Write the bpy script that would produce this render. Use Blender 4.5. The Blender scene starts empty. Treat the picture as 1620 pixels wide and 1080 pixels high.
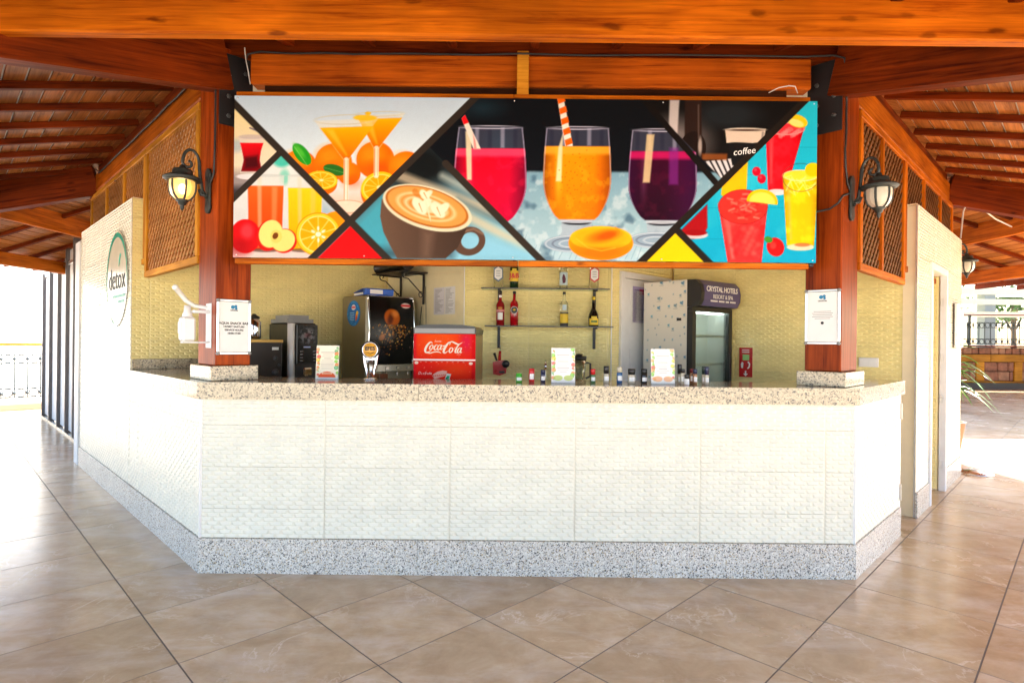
import bpy, math, random
import numpy as np
from mathutils import Vector, Matrix
random.seed(7)
RNG = np.random.default_rng(11)
SC = bpy.context.scene
COL = SC.collection
PI = math.pi
S2 = math.sqrt(0.5)

# ------------------------------------------------------------------ camera, sky, sun, exposure
ROLL, F, CAMZ = 0.0100, 915.0, 1.40
cam_d = bpy.data.cameras.new("camera")
cam_d.sensor_width = 36.0
cam_d.lens = 36.0 * F / 1620.0
cam_d.clip_start, cam_d.clip_end = 0.02, 2000.0
cam = bpy.data.objects.new("camera", cam_d)
COL.objects.link(cam)
_c, _s = math.cos(ROLL), math.sin(ROLL)
cam.matrix_world = Matrix(((_c, -_s, 0, 0), (0, 0, -1, 0), (_s, _c, 0, CAMZ), (0, 0, 0, 1)))
SC.camera = cam

SUN_DIR = Vector((0.86, 0.51, 0.98)).normalized()        # towards the sun
world = bpy.data.worlds.new("World")
SC.world = world
world.use_nodes = True
wn = world.node_tree
sky = wn.nodes.new("ShaderNodeTexSky")
sky.sky_type = 'NISHITA'
sky.sun_disc = False
sky.sun_elevation = math.asin(SUN_DIR.z)
sky.sun_rotation = math.atan2(SUN_DIR.x, SUN_DIR.y)
sky.dust_density = 2.6
sky.ozone_density = 0.6
bg = wn.nodes["Background"]
bg.inputs["Strength"].default_value = 0.11
wn.links.new(sky.outputs[0], bg.inputs["Color"])

sun_d = bpy.data.lights.new("sun", 'SUN')
sun_d.energy = 4.7
sun_d.angle = math.radians(0.5)
sun_d.color = (1.0, 0.95, 0.87)
sun = bpy.data.objects.new("sun", sun_d)
COL.objects.link(sun)
sun.matrix_world = Matrix.Translation((12, 8, 14)) @ SUN_DIR.to_track_quat('Z', 'Y').to_matrix().to_4x4()

vs = SC.view_settings
vs.view_transform = 'Standard'
vs.look = 'None'
vs.exposure = 2.84
vs.gamma = 1.0
vs.use_curve_mapping = False
SC.render.engine = 'CYCLES'
SC.cycles.max_bounces = 10
SC.cycles.diffuse_bounces = 7
SC.cycles.glossy_bounces = 4
SC.cycles.transmission_bounces = 6
SC.cycles.transparent_max_bounces = 8
SC.cycles.caustics_reflective = False
SC.cycles.caustics_refractive = False
SC.cycles.sample_clamp_indirect = 6.0
SC.cycles.use_denoising = True

# ------------------------------------------------------------------ geometry helpers
def ray(px, py):
    dx, dy = px - 810.0, py - 540.0
    return (dx + ROLL * dy) / F, -(dy - ROLL * dx) / F

def at(px, py, Y):                          # point of the photograph at depth Y
    k, m = ray(px, py)
    return Vector((k * Y, Y, CAMZ + m * Y))

def on(px, py, a, b, c):                    # ... on the vertical plane a*X + b*Y = c
    k, m = ray(px, py)
    Y = c / (a * k + b)
    return Vector((k * Y, Y, CAMZ + m * Y))

def frame(o, xd, z=0.0):                    # x along a wall (viewer's right), y away from the viewer
    x = Vector((xd[0], xd[1], 0)).normalized()
    y = Vector((-x.y, x.x, 0))
    return Matrix(((x.x, y.x, 0, o[0]), (x.y, y.y, 0, o[1]), (0, 0, 1, z), (0, 0, 0, 1)))

T = Matrix.Translation
def R(a, ax='Z'): return Matrix.Rotation(a, 4, ax)

class MB:
    def __init__(s): s.v, s.f, s.m, s.sm = [], [], [], []
    def add(s, vs, fs, M=None, mat=0, smooth=False):
        b = len(s.v)
        for p in vs:
            p = Vector(p)
            s.v.append(tuple(M @ p if M else p))
        for f in fs:
            s.f.append(tuple(b + i for i in f)); s.m.append(mat); s.sm.append(smooth)
        return s
    def box(s, x0, x1, y0, y1, z0, z1, M=None, mat=0, ch=0.0):
        if ch <= 0:
            vs = [(x0,y0,z0),(x1,y0,z0),(x1,y1,z0),(x0,y1,z0),(x0,y0,z1),(x1,y0,z1),(x1,y1,z1),(x0,y1,z1)]
            return s.add(vs, [(0,3,2,1),(4,5,6,7),(0,1,5,4),(1,2,6,5),(2,3,7,6),(3,0,4,7)], M, mat)
        c = min(ch, (x1-x0)*.45, (y1-y0)*.45, (z1-z0)*.45)
        X, Y, Z = (x0, x1), (y0, y1), (z0, z1)
        vs, idx = [], {}
        for i in (0,1):
            for j in (0,1):
                for k in (0,1):
                    sx, sy, sz = (1,-1)[i]*c, (1,-1)[j]*c, (1,-1)[k]*c
                    for a, p in (('x',(X[i],Y[j]+sy,Z[k]+sz)),('y',(X[i]+sx,Y[j],Z[k]+sz)),('z',(X[i]+sx,Y[j]+sy,Z[k]))):
                        idx[(i,j,k,a)] = len(vs); vs.append(p)
        fs = []
        for i in (0,1):
            q = [idx[(i,0,0,'x')],idx[(i,1,0,'x')],idx[(i,1,1,'x')],idx[(i,0,1,'x')]]; fs.append(q if i else q[::-1])
            q = [idx[(0,i,0,'y')],idx[(0,i,1,'y')],idx[(1,i,1,'y')],idx[(1,i,0,'y')]]; fs.append(q if i else q[::-1])
            q = [idx[(0,0,i,'z')],idx[(1,0,i,'z')],idx[(1,1,i,'z')],idx[(0,1,i,'z')]]; fs.append(q if i else q[::-1])
        for j in (0,1):
            for k in (0,1):
                q = [idx[(0,j,k,'y')],idx[(1,j,k,'y')],idx[(1,j,k,'z')],idx[(0,j,k,'z')]]; fs.append(q if j != k else q[::-1])
                q = [idx[(j,0,k,'x')],idx[(j,1,k,'x')],idx[(j,1,k,'z')],idx[(j,0,k,'z')]]; fs.append(q[::-1] if j != k else q)
                q = [idx[(j,k,0,'x')],idx[(j,k,1,'x')],idx[(j,k,1,'y')],idx[(j,k,0,'y')]]; fs.append(q if j != k else q[::-1])
        for i in (0,1):
            for j in (0,1):
                for k in (0,1):
                    q = [idx[(i,j,k,'x')],idx[(i,j,k,'y')],idx[(i,j,k,'z')]]
                    fs.append(q if (i+j+k) % 2 else q[::-1])
        return s.add(vs, fs, M, mat)
    def prism(s, pts, z0, z1, M=None, mat=0):             # polygon in xy (counter-clockwise), extruded in z
        n = len(pts)
        vs = [(p[0],p[1],z0) for p in pts] + [(p[0],p[1],z1) for p in pts]
        fs = [tuple(range(n))[::-1], tuple(range(n,2*n))] + [(i,(i+1)%n,n+(i+1)%n,n+i) for i in range(n)]
        return s.add(vs, fs, M, mat)
    def plate(s, pts, y0, y1, M=None, mat=0):             # polygon in xz, extruded in y
        n = len(pts)
        vs = [(p[0],y0,p[1]) for p in pts] + [(p[0],y1,p[1]) for p in pts]
        fs = [tuple(range(n)), tuple(range(n,2*n))[::-1]] + [((i+1)%n,i,n+i,n+(i+1)%n) for i in range(n)]
        return s.add(vs, fs, M, mat)
    def lathe(s, prof, n=20, M=None, mat=0, smooth=True, a0=0.0, a1=2*PI):
        full = abs(a1-a0-2*PI) < 1e-6
        m = n if full else n+1
        vs, fs = [], []
        for (r, z) in prof:
            for i in range(m):
                a = a0+(a1-a0)*i/n
                vs.append((r*math.cos(a), r*math.sin(a), z))
        for k in range(len(prof)-1):
            for i in range(n):
                j = (i+1) % m
                fs.append((k*m+i, k*m+j, (k+1)*m+j, (k+1)*m+i))
        if full:
            nf = len(fs)
            if prof[0][0] > 1e-6: fs.append(tuple(range(m))[::-1])
            if prof[-1][0] > 1e-6: fs.append(tuple((len(prof)-1)*m+i for i in range(m)))
            s.add(vs, fs, M, mat, smooth)
            for q in range(len(fs)-nf): s.sm[-1-q] = False
            return s
        return s.add(vs, fs, M, mat, smooth)
    def tube(s, pts, r, n=8, M=None, mat=0, cap=True):
        pts = [Vector(p) for p in pts]
        rr = r if isinstance(r, (list, tuple)) else [r]*len(pts)
        vs, fs, up = [], [], None
        for i, p in enumerate(pts):
            d = (pts[min(i+1,len(pts)-1)]-pts[max(i-1,0)]).normalized()
            if up is None:
                up = Vector((0,0,1)) if abs(d.z) < .9 else Vector((1,0,0))
            a = d.cross(up)
            if a.length < 1e-5: a = d.orthogonal()
            a.normalize(); b = a.cross(d); up = b
            for k in range(n):
                t = 2*PI*k/n
                vs.append(p+(a*math.cos(t)+b*math.sin(t))*rr[i])
        for i in range(len(pts)-1):
            for k in range(n):
                fs.append((i*n+k, i*n+(k+1)%n, (i+1)*n+(k+1)%n, (i+1)*n+k))
        if cap: fs += [tuple(range(n)), tuple((len(pts)-1)*n+k for k in range(n))[::-1]]
        s.add(vs, fs, M, mat, True)
        if cap: s.sm[-1] = s.sm[-2] = False
        return s
    def ball(s, c, r, n=12, M=None, mat=0, sz=1.0):
        k = max(4, n//2)
        prof = [(max(1e-4, r*math.sin(PI*i/k)), -r*sz*math.cos(PI*i/k)) for i in range(k+1)]
        MM = T(c) if M is None else M @ T(c)
        return s.lathe(prof, n, MM, mat)
    def mesh(s, name):
        me = bpy.data.meshes.new(name)
        me.from_pydata(s.v, [], s.f)
        me.polygons.foreach_set("material_index", s.m)
        me.polygons.foreach_set("use_smooth", s.sm)
        me.update()
        return me

def link(name, me, mats, parent=None, M=None):
    o = bpy.data.objects.new(name, me)
    COL.objects.link(o)
    if me is not None and mats is not None and len(me.materials) == 0:
        for m in (mats if isinstance(mats, (list, tuple)) else [mats]): me.materials.append(m)
    if parent is not None: o.parent = parent
    if M is not None: o.matrix_local = M
    return o

def part(name, mb, mat, parent, M=None, label=None, stuff=False):
    o = link(name, mb.mesh(name), mat, parent, M)
    if label: o["label"] = label
    if stuff: o["kind"] = "stuff"
    return o

def thing(name, label, cat, M=None, group=None):
    o = bpy.data.objects.new(name, None)
    o.empty_display_size = 0.1
    COL.objects.link(o)
    if M is not None: o.matrix_world = M
    o["label"], o["category"] = label, cat
    if group: o["group"] = group
    return o

def solo(name, mb, mat, label, cat, M=None, group=None):
    o = link(name, mb.mesh(name), mat, None, M)
    o["label"], o["category"] = label, cat
    if group: o["group"] = group
    return o

def structure(name, mb, mat, M=None):
    o = link(name, mb.mesh(name), mat, None, M)
    o["kind"] = "structure"
    return o

def dup(root, M, label=None):
    r = root.copy(); COL.objects.link(r); r.matrix_world = M
    if label: r["label"] = label
    for ch in list(root.children):
        c = ch.copy(); COL.objects.link(c); c.parent = r
        for g in ch.children:
            d = g.copy(); COL.objects.link(d); d.parent = c
    return r

_dg = None
def text_mesh(s, size, extrude=0.0006, shear=0.0, bold=0.0, align='CENTER', spacing=1.0):
    cu = bpy.data.curves.new("lettering", 'FONT')
    cu.body, cu.size, cu.extrude, cu.shear, cu.offset = s, size, extrude, shear, bold
    cu.align_x, cu.align_y, cu.space_character = align, 'CENTER', spacing
    cu.resolution_u = 3
    ob = bpy.data.objects.new("lettering", cu)
    COL.objects.link(ob)
    dg = bpy.context.evaluated_depsgraph_get()
    me = bpy.data.meshes.new_from_object(ob.evaluated_get(dg))
    bpy.data.objects.remove(ob)
    me.transform(R(PI/2, 'X'))                # stands up, reads from -y
    me.name = "lettering"
    me.materials.clear()
    return me

def text(s, size, mat, parent, M, **kw):
    return link("lettering", text_mesh(s, size, **kw), mat, parent, M)

# ------------------------------------------------------------------ materials
def srgb(r, g, b):
    f = lambda c: (c/255/12.92) if c/255 <= .04045 else ((c/255+.055)/1.055)**2.4
    return (f(r), f(g), f(b))

def mat_new(name):
    m = bpy.data.materials.new(name); m.use_nodes = True
    nt = m.node_tree
    return m, nt, nt.nodes["Principled BSDF"], nt.nodes["Material Output"]

def N(nt, kind, **kw):
    n = nt.nodes.new(kind)
    for k, v in kw.items():
        if k in n.inputs: n.inputs[k].default_value = v
        else: setattr(n, k, v)
    return n

def plain(name, col, rough=.5, objvar=0.0, metal=0.0, var=.06, scale=9.0, coat=0.0, bump=0.0, **kw):
    """a principled surface with faint uneven tone and gloss"""
    m, nt, p, out = mat_new(name)
    L = nt.links.new
    tc = N(nt, "ShaderNodeTexCoord")
    nz = N(nt, "ShaderNodeTexNoise", Scale=scale, Detail=5.0, Roughness=.6)
    L(tc.outputs["Object"], nz.inputs["Vector"])
    mr = N(nt, "ShaderNodeMapRange")
    mr.inputs["From Min"].default_value, mr.inputs["From Max"].default_value = .3, .7
    mr.inputs["To Min"].default_value, mr.inputs["To Max"].default_value = 1-var, 1+var*.5
    L(nz.outputs["Fac"], mr.inputs["Value"])
    mx = N(nt, "ShaderNodeMix", data_type='RGBA', blend_type='MULTIPLY')
    mx.inputs["Factor"].default_value = 1.0
    for s in mx.inputs:
        if s.name == "A" and s.type == 'RGBA': s.default_value = (*col, 1)
    bsock = [s for s in mx.inputs if s.name == "B" and s.type == 'RGBA'][0]
    L(mr.outputs[0], bsock)
    colour = [s for s in mx.outputs if s.type == 'RGBA'][0]
    if objvar > 0:
        oi = N(nt, "ShaderNodeObjectInfo"); hs = N(nt, "ShaderNodeHueSaturation")
        vr = N(nt, "ShaderNodeMapRange"); vr.inputs["To Min"].default_value, vr.inputs["To Max"].default_value = 1-objvar, 1+objvar*.6
        L(oi.outputs["Random"], vr.inputs["Value"]); L(vr.outputs[0], hs.inputs["Value"]); L(colour, hs.inputs["Color"]); colour = hs.outputs[0]
    L(colour, p.inputs["Base Color"])
    rr = N(nt, "ShaderNodeMapRange")
    rr.inputs["To Min"].default_value, rr.inputs["To Max"].default_value = max(.02, rough*.8), min(1, rough*1.25)
    L(nz.outputs["Fac"], rr.inputs["Value"]); L(rr.outputs[0], p.inputs["Roughness"])
    p.inputs["Metallic"].default_value = metal
    p.inputs["Coat Weight"].default_value = coat
    p.inputs["Coat Roughness"].default_value = .08
    for k, v in kw.items(): p.inputs[k].default_value = v
    if bump > 0:
        b = N(nt, "ShaderNodeBump", Strength=bump, Distance=.004)
        L(nz.outputs["Fac"], b.inputs["Height"]); L(b.outputs[0], p.inputs["Normal"])
    return m

def wood(name, light, dark, rough=.5, knots=True, spec=.10, coat=.0, grain=1.0):
    m, nt, p, out = mat_new(name)
    L = nt.links.new
    tc = N(nt, "ShaderNodeTexCoord"); oi = N(nt, "ShaderNodeObjectInfo")
    off = N(nt, "ShaderNodeVectorMath", operation='SCALE'); off.inputs[0].default_value = (37.0, 11.0, 23.0)
    L(oi.outputs["Random"], off.inputs["Scale"])
    ad = N(nt, "ShaderNodeVectorMath", operation='ADD')
    L(tc.outputs["Object"], ad.inputs[0]); L(off.outputs[0], ad.inputs[1])
    mp = N(nt, "ShaderNodeMapping"); mp.inputs["Scale"].default_value = (1.1, 16, 16)
    L(ad.outputs[0], mp.inputs[0])
    n1 = N(nt, "ShaderNodeTexNoise", Scale=1.6*grain, Detail=7.0, Roughness=.62, Distortion=.8)
    L(mp.outputs[0], n1.inputs["Vector"])
    mp2 = N(nt, "ShaderNodeMapping"); mp2.inputs["Scale"].default_value = (2.2, 95, 95)
    L(ad.outputs[0], mp2.inputs[0])
    n2 = N(nt, "ShaderNodeTexNoise", Scale=1.0, Detail=3.0)
    L(mp2.outputs[0], n2.inputs["Vector"])
    mixv = N(nt, "ShaderNodeMath", operation='MULTIPLY_ADD'); mixv.inputs[1].default_value = .55
    L(n2.outputs["Fac"], mixv.inputs[0]); L(n1.outputs["Fac"], mixv.inputs[2])
    cr = N(nt, "ShaderNodeValToRGB")
    e = cr.color_ramp.elements
    e[0].position, e[0].color = .56, (*dark, 1)
    e[1].position, e[1].color = .96, (*light, 1)
    mid = e.new(.74); mid.color = (*[a*.55+b*.45 for a, b in zip(light, dark)], 1)
    L(mixv.outputs[0], cr.inputs[0])
    colour = cr.outputs[0]
    if knots:
        mp3 = N(nt, "ShaderNodeMapping"); mp3.inputs["Scale"].default_value = (3.4, 9.5, 9.5)
        L(ad.outputs[0], mp3.inputs[0])
        dn = N(nt, "ShaderNodeTexNoise", Scale=4.0, Detail=2.0)
        L(mp3.outputs[0], dn.inputs["Vector"])
        dv = N(nt, "ShaderNodeVectorMath", operation='MULTIPLY_ADD'); dv.inputs[1].default_value = (.25,.25,.25)
        L(dn.outputs["Color"], dv.inputs[0]); L(mp3.outputs[0], dv.inputs[2])
        vo = N(nt, "ShaderNodeTexVoronoi", Scale=1.0); vo.inputs["Randomness"].default_value = 1.0
        L(dv.outputs[0], vo.inputs["Vector"])
        kr = N(nt, "ShaderNodeMapRange"); kr.interpolation_type = 'SMOOTHSTEP'
        kr.inputs["From Min"].default_value, kr.inputs["From Max"].default_value = .07, .20
        kr.inputs["To Min"].default_value, kr.inputs["To Max"].default_value = .85, 0.0
        L(vo.outputs["Distance"], kr.inputs["Value"])
        ks = N(nt, "ShaderNodeSeparateColor"); L(vo.outputs["Color"], ks.inputs[0])
        kg = N(nt, "ShaderNodeMapRange"); kg.inputs["From Min"].default_value, kg.inputs["From Max"].default_value = .45, .95
        L(ks.outputs[1], kg.inputs["Value"])
        km = N(nt, "ShaderNodeMath", operation='MULTIPLY'); L(kr.outputs[0], km.inputs[0]); L(kg.outputs[0], km.inputs[1])
        mk = N(nt, "ShaderNodeMix", data_type='RGBA')
        A = [s for s in mk.inputs if s.type == 'RGBA']
        L(km.outputs[0], mk.inputs["Factor"]); L(colour, A[0]); A[1].default_value = (dark[0]*.3, dark[1]*.25, dark[2]*.3, 1)
        colour = [s for s in mk.outputs if s.type == 'RGBA'][0]
    # broad blotches of older and fresher varnish
    nb = N(nt, "ShaderNodeTexNoise", Scale=1.7, Detail=3.0); L(ad.outputs[0], nb.inputs["Vector"])
    br = N(nt, "ShaderNodeMapRange"); br.inputs["From Min"].default_value, br.inputs["From Max"].default_value = .35, .65
    br.inputs["To Min"].default_value, br.inputs["To Max"].default_value = .68, 1.12
    L(nb.outputs["Fac"], br.inputs["Value"])
    hb = N(nt, "ShaderNodeHueSaturation"); L(colour, hb.inputs["Color"]); L(br.outputs[0], hb.inputs["Value"]); colour = hb.outputs[0]
    hs = N(nt, "ShaderNodeHueSaturation")
    vr = N(nt, "ShaderNodeMapRange"); vr.inputs["To Min"].default_value, vr.inputs["To Max"].default_value = .78, 1.15
    L(oi.outputs["Random"], vr.inputs["Value"]); L(vr.outputs[0], hs.inputs["Value"]); L(colour, hs.inputs["Color"])
    L(hs.outputs[0], p.inputs["Base Color"])
    rr = N(nt, "ShaderNodeMapRange"); rr.inputs["To Min"].default_value, rr.inputs["To Max"].default_value = rough*1.25, rough*.75
    L(n1.outputs["Fac"], rr.inputs["Value"]); L(rr.outputs[0], p.inputs["Roughness"])
    p.inputs["Specular IOR Level"].default_value = spec
    p.inputs["Coat Weight"].default_value = coat; p.inputs["Coat Roughness"].default_value = .25
    b = N(nt, "ShaderNodeBump", Strength=.22, Distance=.003)
    L(mixv.outputs[0], b.inputs["Height"]); L(b.outputs[0], p.inputs["Normal"])
    return m

def granite(name, light=(.62,.56,.43), mid=(.40,.36,.29), dark=(.055,.055,.06), rough=.12, scale=135.0):
    m, nt, p, out = mat_new(name)
    L = nt.links.new
    tc = N(nt, "ShaderNodeTexCoord")
    dn = N(nt, "ShaderNodeTexNoise", Scale=60.0, Detail=3.0)
    L(tc.outputs["Object"], dn.inputs["Vector"])
    dv = N(nt, "ShaderNodeVectorMath", operation='MULTIPLY_ADD'); dv.inputs[1].default_value = (.012,.012,.012)
    L(dn.outputs["Color"], dv.inputs[0]); L(tc.outputs["Object"], dv.inputs[2])
    vo = N(nt, "ShaderNodeTexVoronoi", Scale=scale)
    L(dv.outputs[0], vo.inputs["Vector"])
    sp = N(nt, "ShaderNodeSeparateColor"); L(vo.outputs["Color"], sp.inputs[0])
    cr = N(nt, "ShaderNodeValToRGB"); cr.color_ramp.interpolation = 'CONSTANT'
    e = cr.color_ramp.elements
    e[0].position, e[0].color = 0, (*dark, 1)
    e[1].position, e[1].color = .09, (*[c*.55 for c in mid], 1)
    for pos, c in ((.17, mid), (.30, [a*.5+b*.5 for a, b in zip(light, mid)]), (.52, light), (.74, [min(.85, c*1.18) for c in light]), (.9, (.52,.42,.27))):
        k = e.new(pos); k.color = (*c, 1)
    L(sp.outputs[0], cr.inputs[0])
    n2 = N(nt, "ShaderNodeTexNoise", Scale=3.0, Detail=4.0); L(tc.outputs["Object"], n2.inputs["Vector"])
    mr = N(nt, "ShaderNodeMapRange"); mr.inputs["To Min"].default_value, mr.inputs["To Max"].default_value = .82, 1.12
    L(n2.outputs["Fac"], mr.inputs["Value"])
    mx = N(nt, "ShaderNodeMix", data_type='RGBA', blend_type='MULTIPLY'); mx.inputs["Factor"].default_value = 1
    A = [s for s in mx.inputs if s.type == 'RGBA']; L(cr.outputs[0], A[0]); L(mr.outputs[0], A[1])
    L([s for s in mx.outputs if s.type == 'RGBA'][0], p.inputs["Base Color"])
    p.inputs["Roughness"].default_value = rough
    p.inputs["Specular IOR Level"].default_value = .55
    return m

def floor_tile_mat(name):
    m, nt, p, out = mat_new(name)
    L = nt.links.new
    tc = N(nt, "ShaderNodeTexCoord"); oi = N(nt, "ShaderNodeObjectInfo")
    geo = N(nt, "ShaderNodeNewGeometry")
    wn_ = N(nt, "ShaderNodeTexWhiteNoise", noise_dimensions='3D')
    # tile id from world position on the 45 degree grid
    rt = N(nt, "ShaderNodeMapping"); rt.vector_type = 'TEXTURE'
    rt.inputs["Location"].default_value = (TILE_O[0], TILE_O[1], 0); rt.inputs["Rotation"].default_value = (0, 0, PI/4)
    rt.inputs["Scale"].default_value = (TILE_P, TILE_P, 1)
    L(geo.outputs["Position"], rt.inputs[0])
    fl = N(nt, "ShaderNodeVectorMath", operation='FLOOR'); L(rt.outputs[0], fl.inputs[0])
    fz = N(nt, "ShaderNodeVectorMath", operation='MULTIPLY'); fz.inputs[1].default_value = (1,1,0); L(fl.outputs[0], fz.inputs[0])
    L(fz.outputs[0], wn_.inputs["Vector"])
    of = N(nt, "ShaderNodeVectorMath", operation='SCALE'); of.inputs["Scale"].default_value = 20.0
    L(wn_.outputs["Color"], of.inputs[0])
    ad = N(nt, "ShaderNodeVectorMath", operation='ADD'); L(geo.outputs["Position"], ad.inputs[0]); L(of.outputs[0], ad.inputs[1])
    n1 = N(nt, "ShaderNodeTexNoise", Scale=4.5, Detail=9.0, Roughness=.66, Distortion=.35); L(ad.outputs[0], n1.inputs["Vector"])
    cr = N(nt, "ShaderNodeValToRGB"); e = cr.color_ramp.elements
    e[0].position, e[0].color = .30, (.37,.242,.123,1)
    e[1].position, e[1].color = .72, (.58,.435,.27,1)
    k = e.new(.52); k.color = (.485,.34,.19,1)
    L(n1.outputs["Fac"], cr.inputs[0])
    n2 = N(nt, "ShaderNodeTexNoise", Scale=2.0, Detail=7.0, Roughness=.62, Distortion=.6); L(ad.outputs[0], n2.inputs["Vector"])
    ab = N(nt, "ShaderNodeMath", operation='SUBTRACT'); ab.inputs[1].default_value = .5; L(n2.outputs["Fac"], ab.inputs[0])
    ab2 = N(nt, "ShaderNodeMath", operation='ABSOLUTE'); L(ab.outputs[0], ab2.inputs[0])
    vr = N(nt, "ShaderNodeMapRange"); vr.interpolation_type = 'SMOOTHSTEP'
    vr.inputs["From Min"].default_value, vr.inputs["From Max"].default_value = 0, .014
    vr.inputs["To Min"].default_value, vr.inputs["To Max"].default_value = .6, 0
    L(ab2.outputs[0], vr.inputs["Value"])
    n3 = N(nt, "ShaderNodeTexNoise", Scale=3.0, Detail=2.0); L(ad.outputs[0], n3.inputs["Vector"])
    mrk = N(nt, "ShaderNodeMapRange"); mrk.inputs["From Min"].default_value, mrk.inputs["From Max"].default_value = .45, .68
    L(n3.outputs["Fac"], mrk.inputs["Value"])
    vm = N(nt, "ShaderNodeMath", operation='MULTIPLY'); L(vr.outputs[0], vm.inputs[0]); L(mrk.outputs[0], vm.inputs[1])
    mx = N(nt, "ShaderNodeMix", data_type='RGBA'); A = [s for s in mx.inputs if s.type == 'RGBA']
    L(vm.outputs[0], mx.inputs["Factor"]); L(cr.outputs[0], A[0]); A[1].default_value = (.74,.62,.48,1)
    # pale cloudy patches and fine mottling
    n5 = N(nt, "ShaderNodeTexNoise", Scale=2.4, Detail=6.0, Roughness=.7, Distortion=.4)
    st = N(nt, "ShaderNodeMapping"); st.inputs["Rotation"].default_value = (0, 0, .5); st.inputs["Scale"].default_value = (.7, 1.7, 1)
    L(ad.outputs[0], st.inputs[0]); L(st.outputs[0], n5.inputs["Vector"])
    c5 = N(nt, "ShaderNodeMapRange"); c5.inputs["From Min"].default_value, c5.inputs["From Max"].default_value = .46, .74
    c5.inputs["To Min"].default_value, c5.inputs["To Max"].default_value = 0, .62
    L(n5.outputs["Fac"], c5.inputs["Value"])
    m5 = N(nt, "ShaderNodeMix", data_type='RGBA'); A5 = [s for s in m5.inputs if s.type == 'RGBA']
    L(c5.outputs[0], m5.inputs["Factor"]); L([s for s in mx.outputs if s.type == 'RGBA'][0], A5[0]); A5[1].default_value = (.66,.57,.47,1)
    mx = m5
    # per-tile tone
    tv = N(nt, "ShaderNodeMapRange"); tv.inputs["To Min"].default_value, tv.inputs["To Max"].default_value = .90, 1.08
    L(wn_.outputs["Value"], tv.inputs["Value"])
    hs = N(nt, "ShaderNodeHueSaturation"); L([s for s in mx.outputs if s.type == 'RGBA'][0], hs.inputs["Color"]); L(tv.outputs[0], hs.inputs["Value"])
    L(hs.outputs[0], p.inputs["Base Color"])
    n4 = N(nt, "ShaderNodeTexNoise", Scale=1.1, Detail=6.0, Roughness=.7); L(geo.outputs["Position"], n4.inputs["Vector"])
    rr = N(nt, "ShaderNodeMapRange"); rr.inputs["From Min"].default_value, rr.inputs["From Max"].default_value = .3, .7
    rr.inputs["To Min"].default_value, rr.inputs["To Max"].default_value = .15, .30
    L(n4.outputs["Fac"], rr.inputs["Value"]); L(rr.outputs[0], p.inputs["Roughness"])
    p.inputs["Specular IOR Level"].default_value = .42
    b = N(nt, "ShaderNodeBump", Strength=.06, Distance=.002); L(n1.outputs["Fac"], b.inputs["Height"]); L(b.outputs[0], p.inputs["Normal"])
    return m

def print_mat(name, rough=.3, coat=.0, spec=.3):
    m, nt, p, out = mat_new(name)
    a = N(nt, "ShaderNodeAttribute", attribute_name="print")
    nt.links.new(a.outputs["Color"], p.inputs["Base Color"])
    p.inputs["Roughness"].default_value = rough
    p.inputs["Coat Weight"].default_value = coat
    p.inputs["Specular IOR Level"].default_value = spec
    return m

def glass(name, col=(1,1,1), rough=.0, ior=1.45, alpha_mix=.0):
    m, nt, p, out = mat_new(name)
    p.inputs["Base Color"].default_value = (*col, 1)
    p.inputs["Roughness"].default_value = rough
    p.inputs["Transmission Weight"].default_value = 1.0
    p.inputs["IOR"].default_value = ior
    # light passes a pane: shadow rays are let through by a thin transparent share
    if alpha_mix > 0:
        tr = N(nt, "ShaderNodeBsdfTransparent"); tr.inputs["Color"].default_value = (*col, 1)
        ms = N(nt, "ShaderNodeMixShader"); ms.inputs[0].default_value = alpha_mix
        nt.links.new(p.outputs[0], ms.inputs[1]); nt.links.new(tr.outputs[0], ms.inputs[2])
        nt.links.new(ms.outputs[0], out.inputs["Surface"])
    return m

def emit(name, col, strength):
    m, nt, p, out = mat_new(name)
    p.inputs["Base Color"].default_value = (*col, 1)
    p.inputs["Emission Color"].default_value = (*col, 1)
    p.inputs["Emission Strength"].default_value = strength
    return m

TILE_O, TILE_P = (-.994, 2.925), .61
M_PINE   = wood("orange pine", (.66,.170,.006), (.27,.046,.0015))
M_RED    = wood("shade-darkened red pine", (.24,.036,.003), (.060,.006,.001))  # the shade on the hip beams is put into this darker colour
M_COL    = wood("red varnished pine post", (.37,.058,.005), (.13,.014,.0015), rough=.34)
M_BOARD  = wood("ceiling board pine", (.56,.21,.055), (.21,.062,.014), rough=.36)
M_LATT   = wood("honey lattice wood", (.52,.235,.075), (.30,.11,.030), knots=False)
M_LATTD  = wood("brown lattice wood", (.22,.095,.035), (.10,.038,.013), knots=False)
M_FRAMEW = wood("yellow pine trim", (.66,.29,.025), (.38,.13,.010), knots=True)
M_TILE   = plain("white glazed relief tile", (.725,.69,.555), rough=.2, objvar=.02, var=.08, scale=6, coat=.3)
M_TILEIN = plain("warm-lit relief tile", (.90,.78,.35), rough=.22, objvar=.06, var=.08, scale=6, coat=.3)  # same tile as outside, with the warm indoor light put into its colour
M_GROUT  = plain("cream grout", (.86,.74,.50), rough=.9)
M_GRAN   = granite("speckled cream granite", light=(.50,.42,.28), mid=(.33,.275,.185), dark=(.06,.05,.045))
M_GRANB  = granite("speckled grey granite", light=(.70,.67,.60), mid=(.52,.50,.45), dark=(.10,.095,.09), rough=.25, scale=175.0)
M_FLOOR  = floor_tile_mat("brown marbled floor tile")
M_FGROUT = plain("brown floor grout", (.15,.115,.085), rough=.8)
M_GROUND = plain("pale paving", (.64,.58,.49), rough=.8, var=.15, scale=.8)
M_BLACKM = plain("black painted steel", (.012,.012,.014), rough=.42, var=.2)
M_BLACKP = plain("black plastic", (.015,.014,.014), rough=.3, var=.1)
M_DARKG  = plain("dark grey plastic", (.06,.062,.065), rough=.35)
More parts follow.
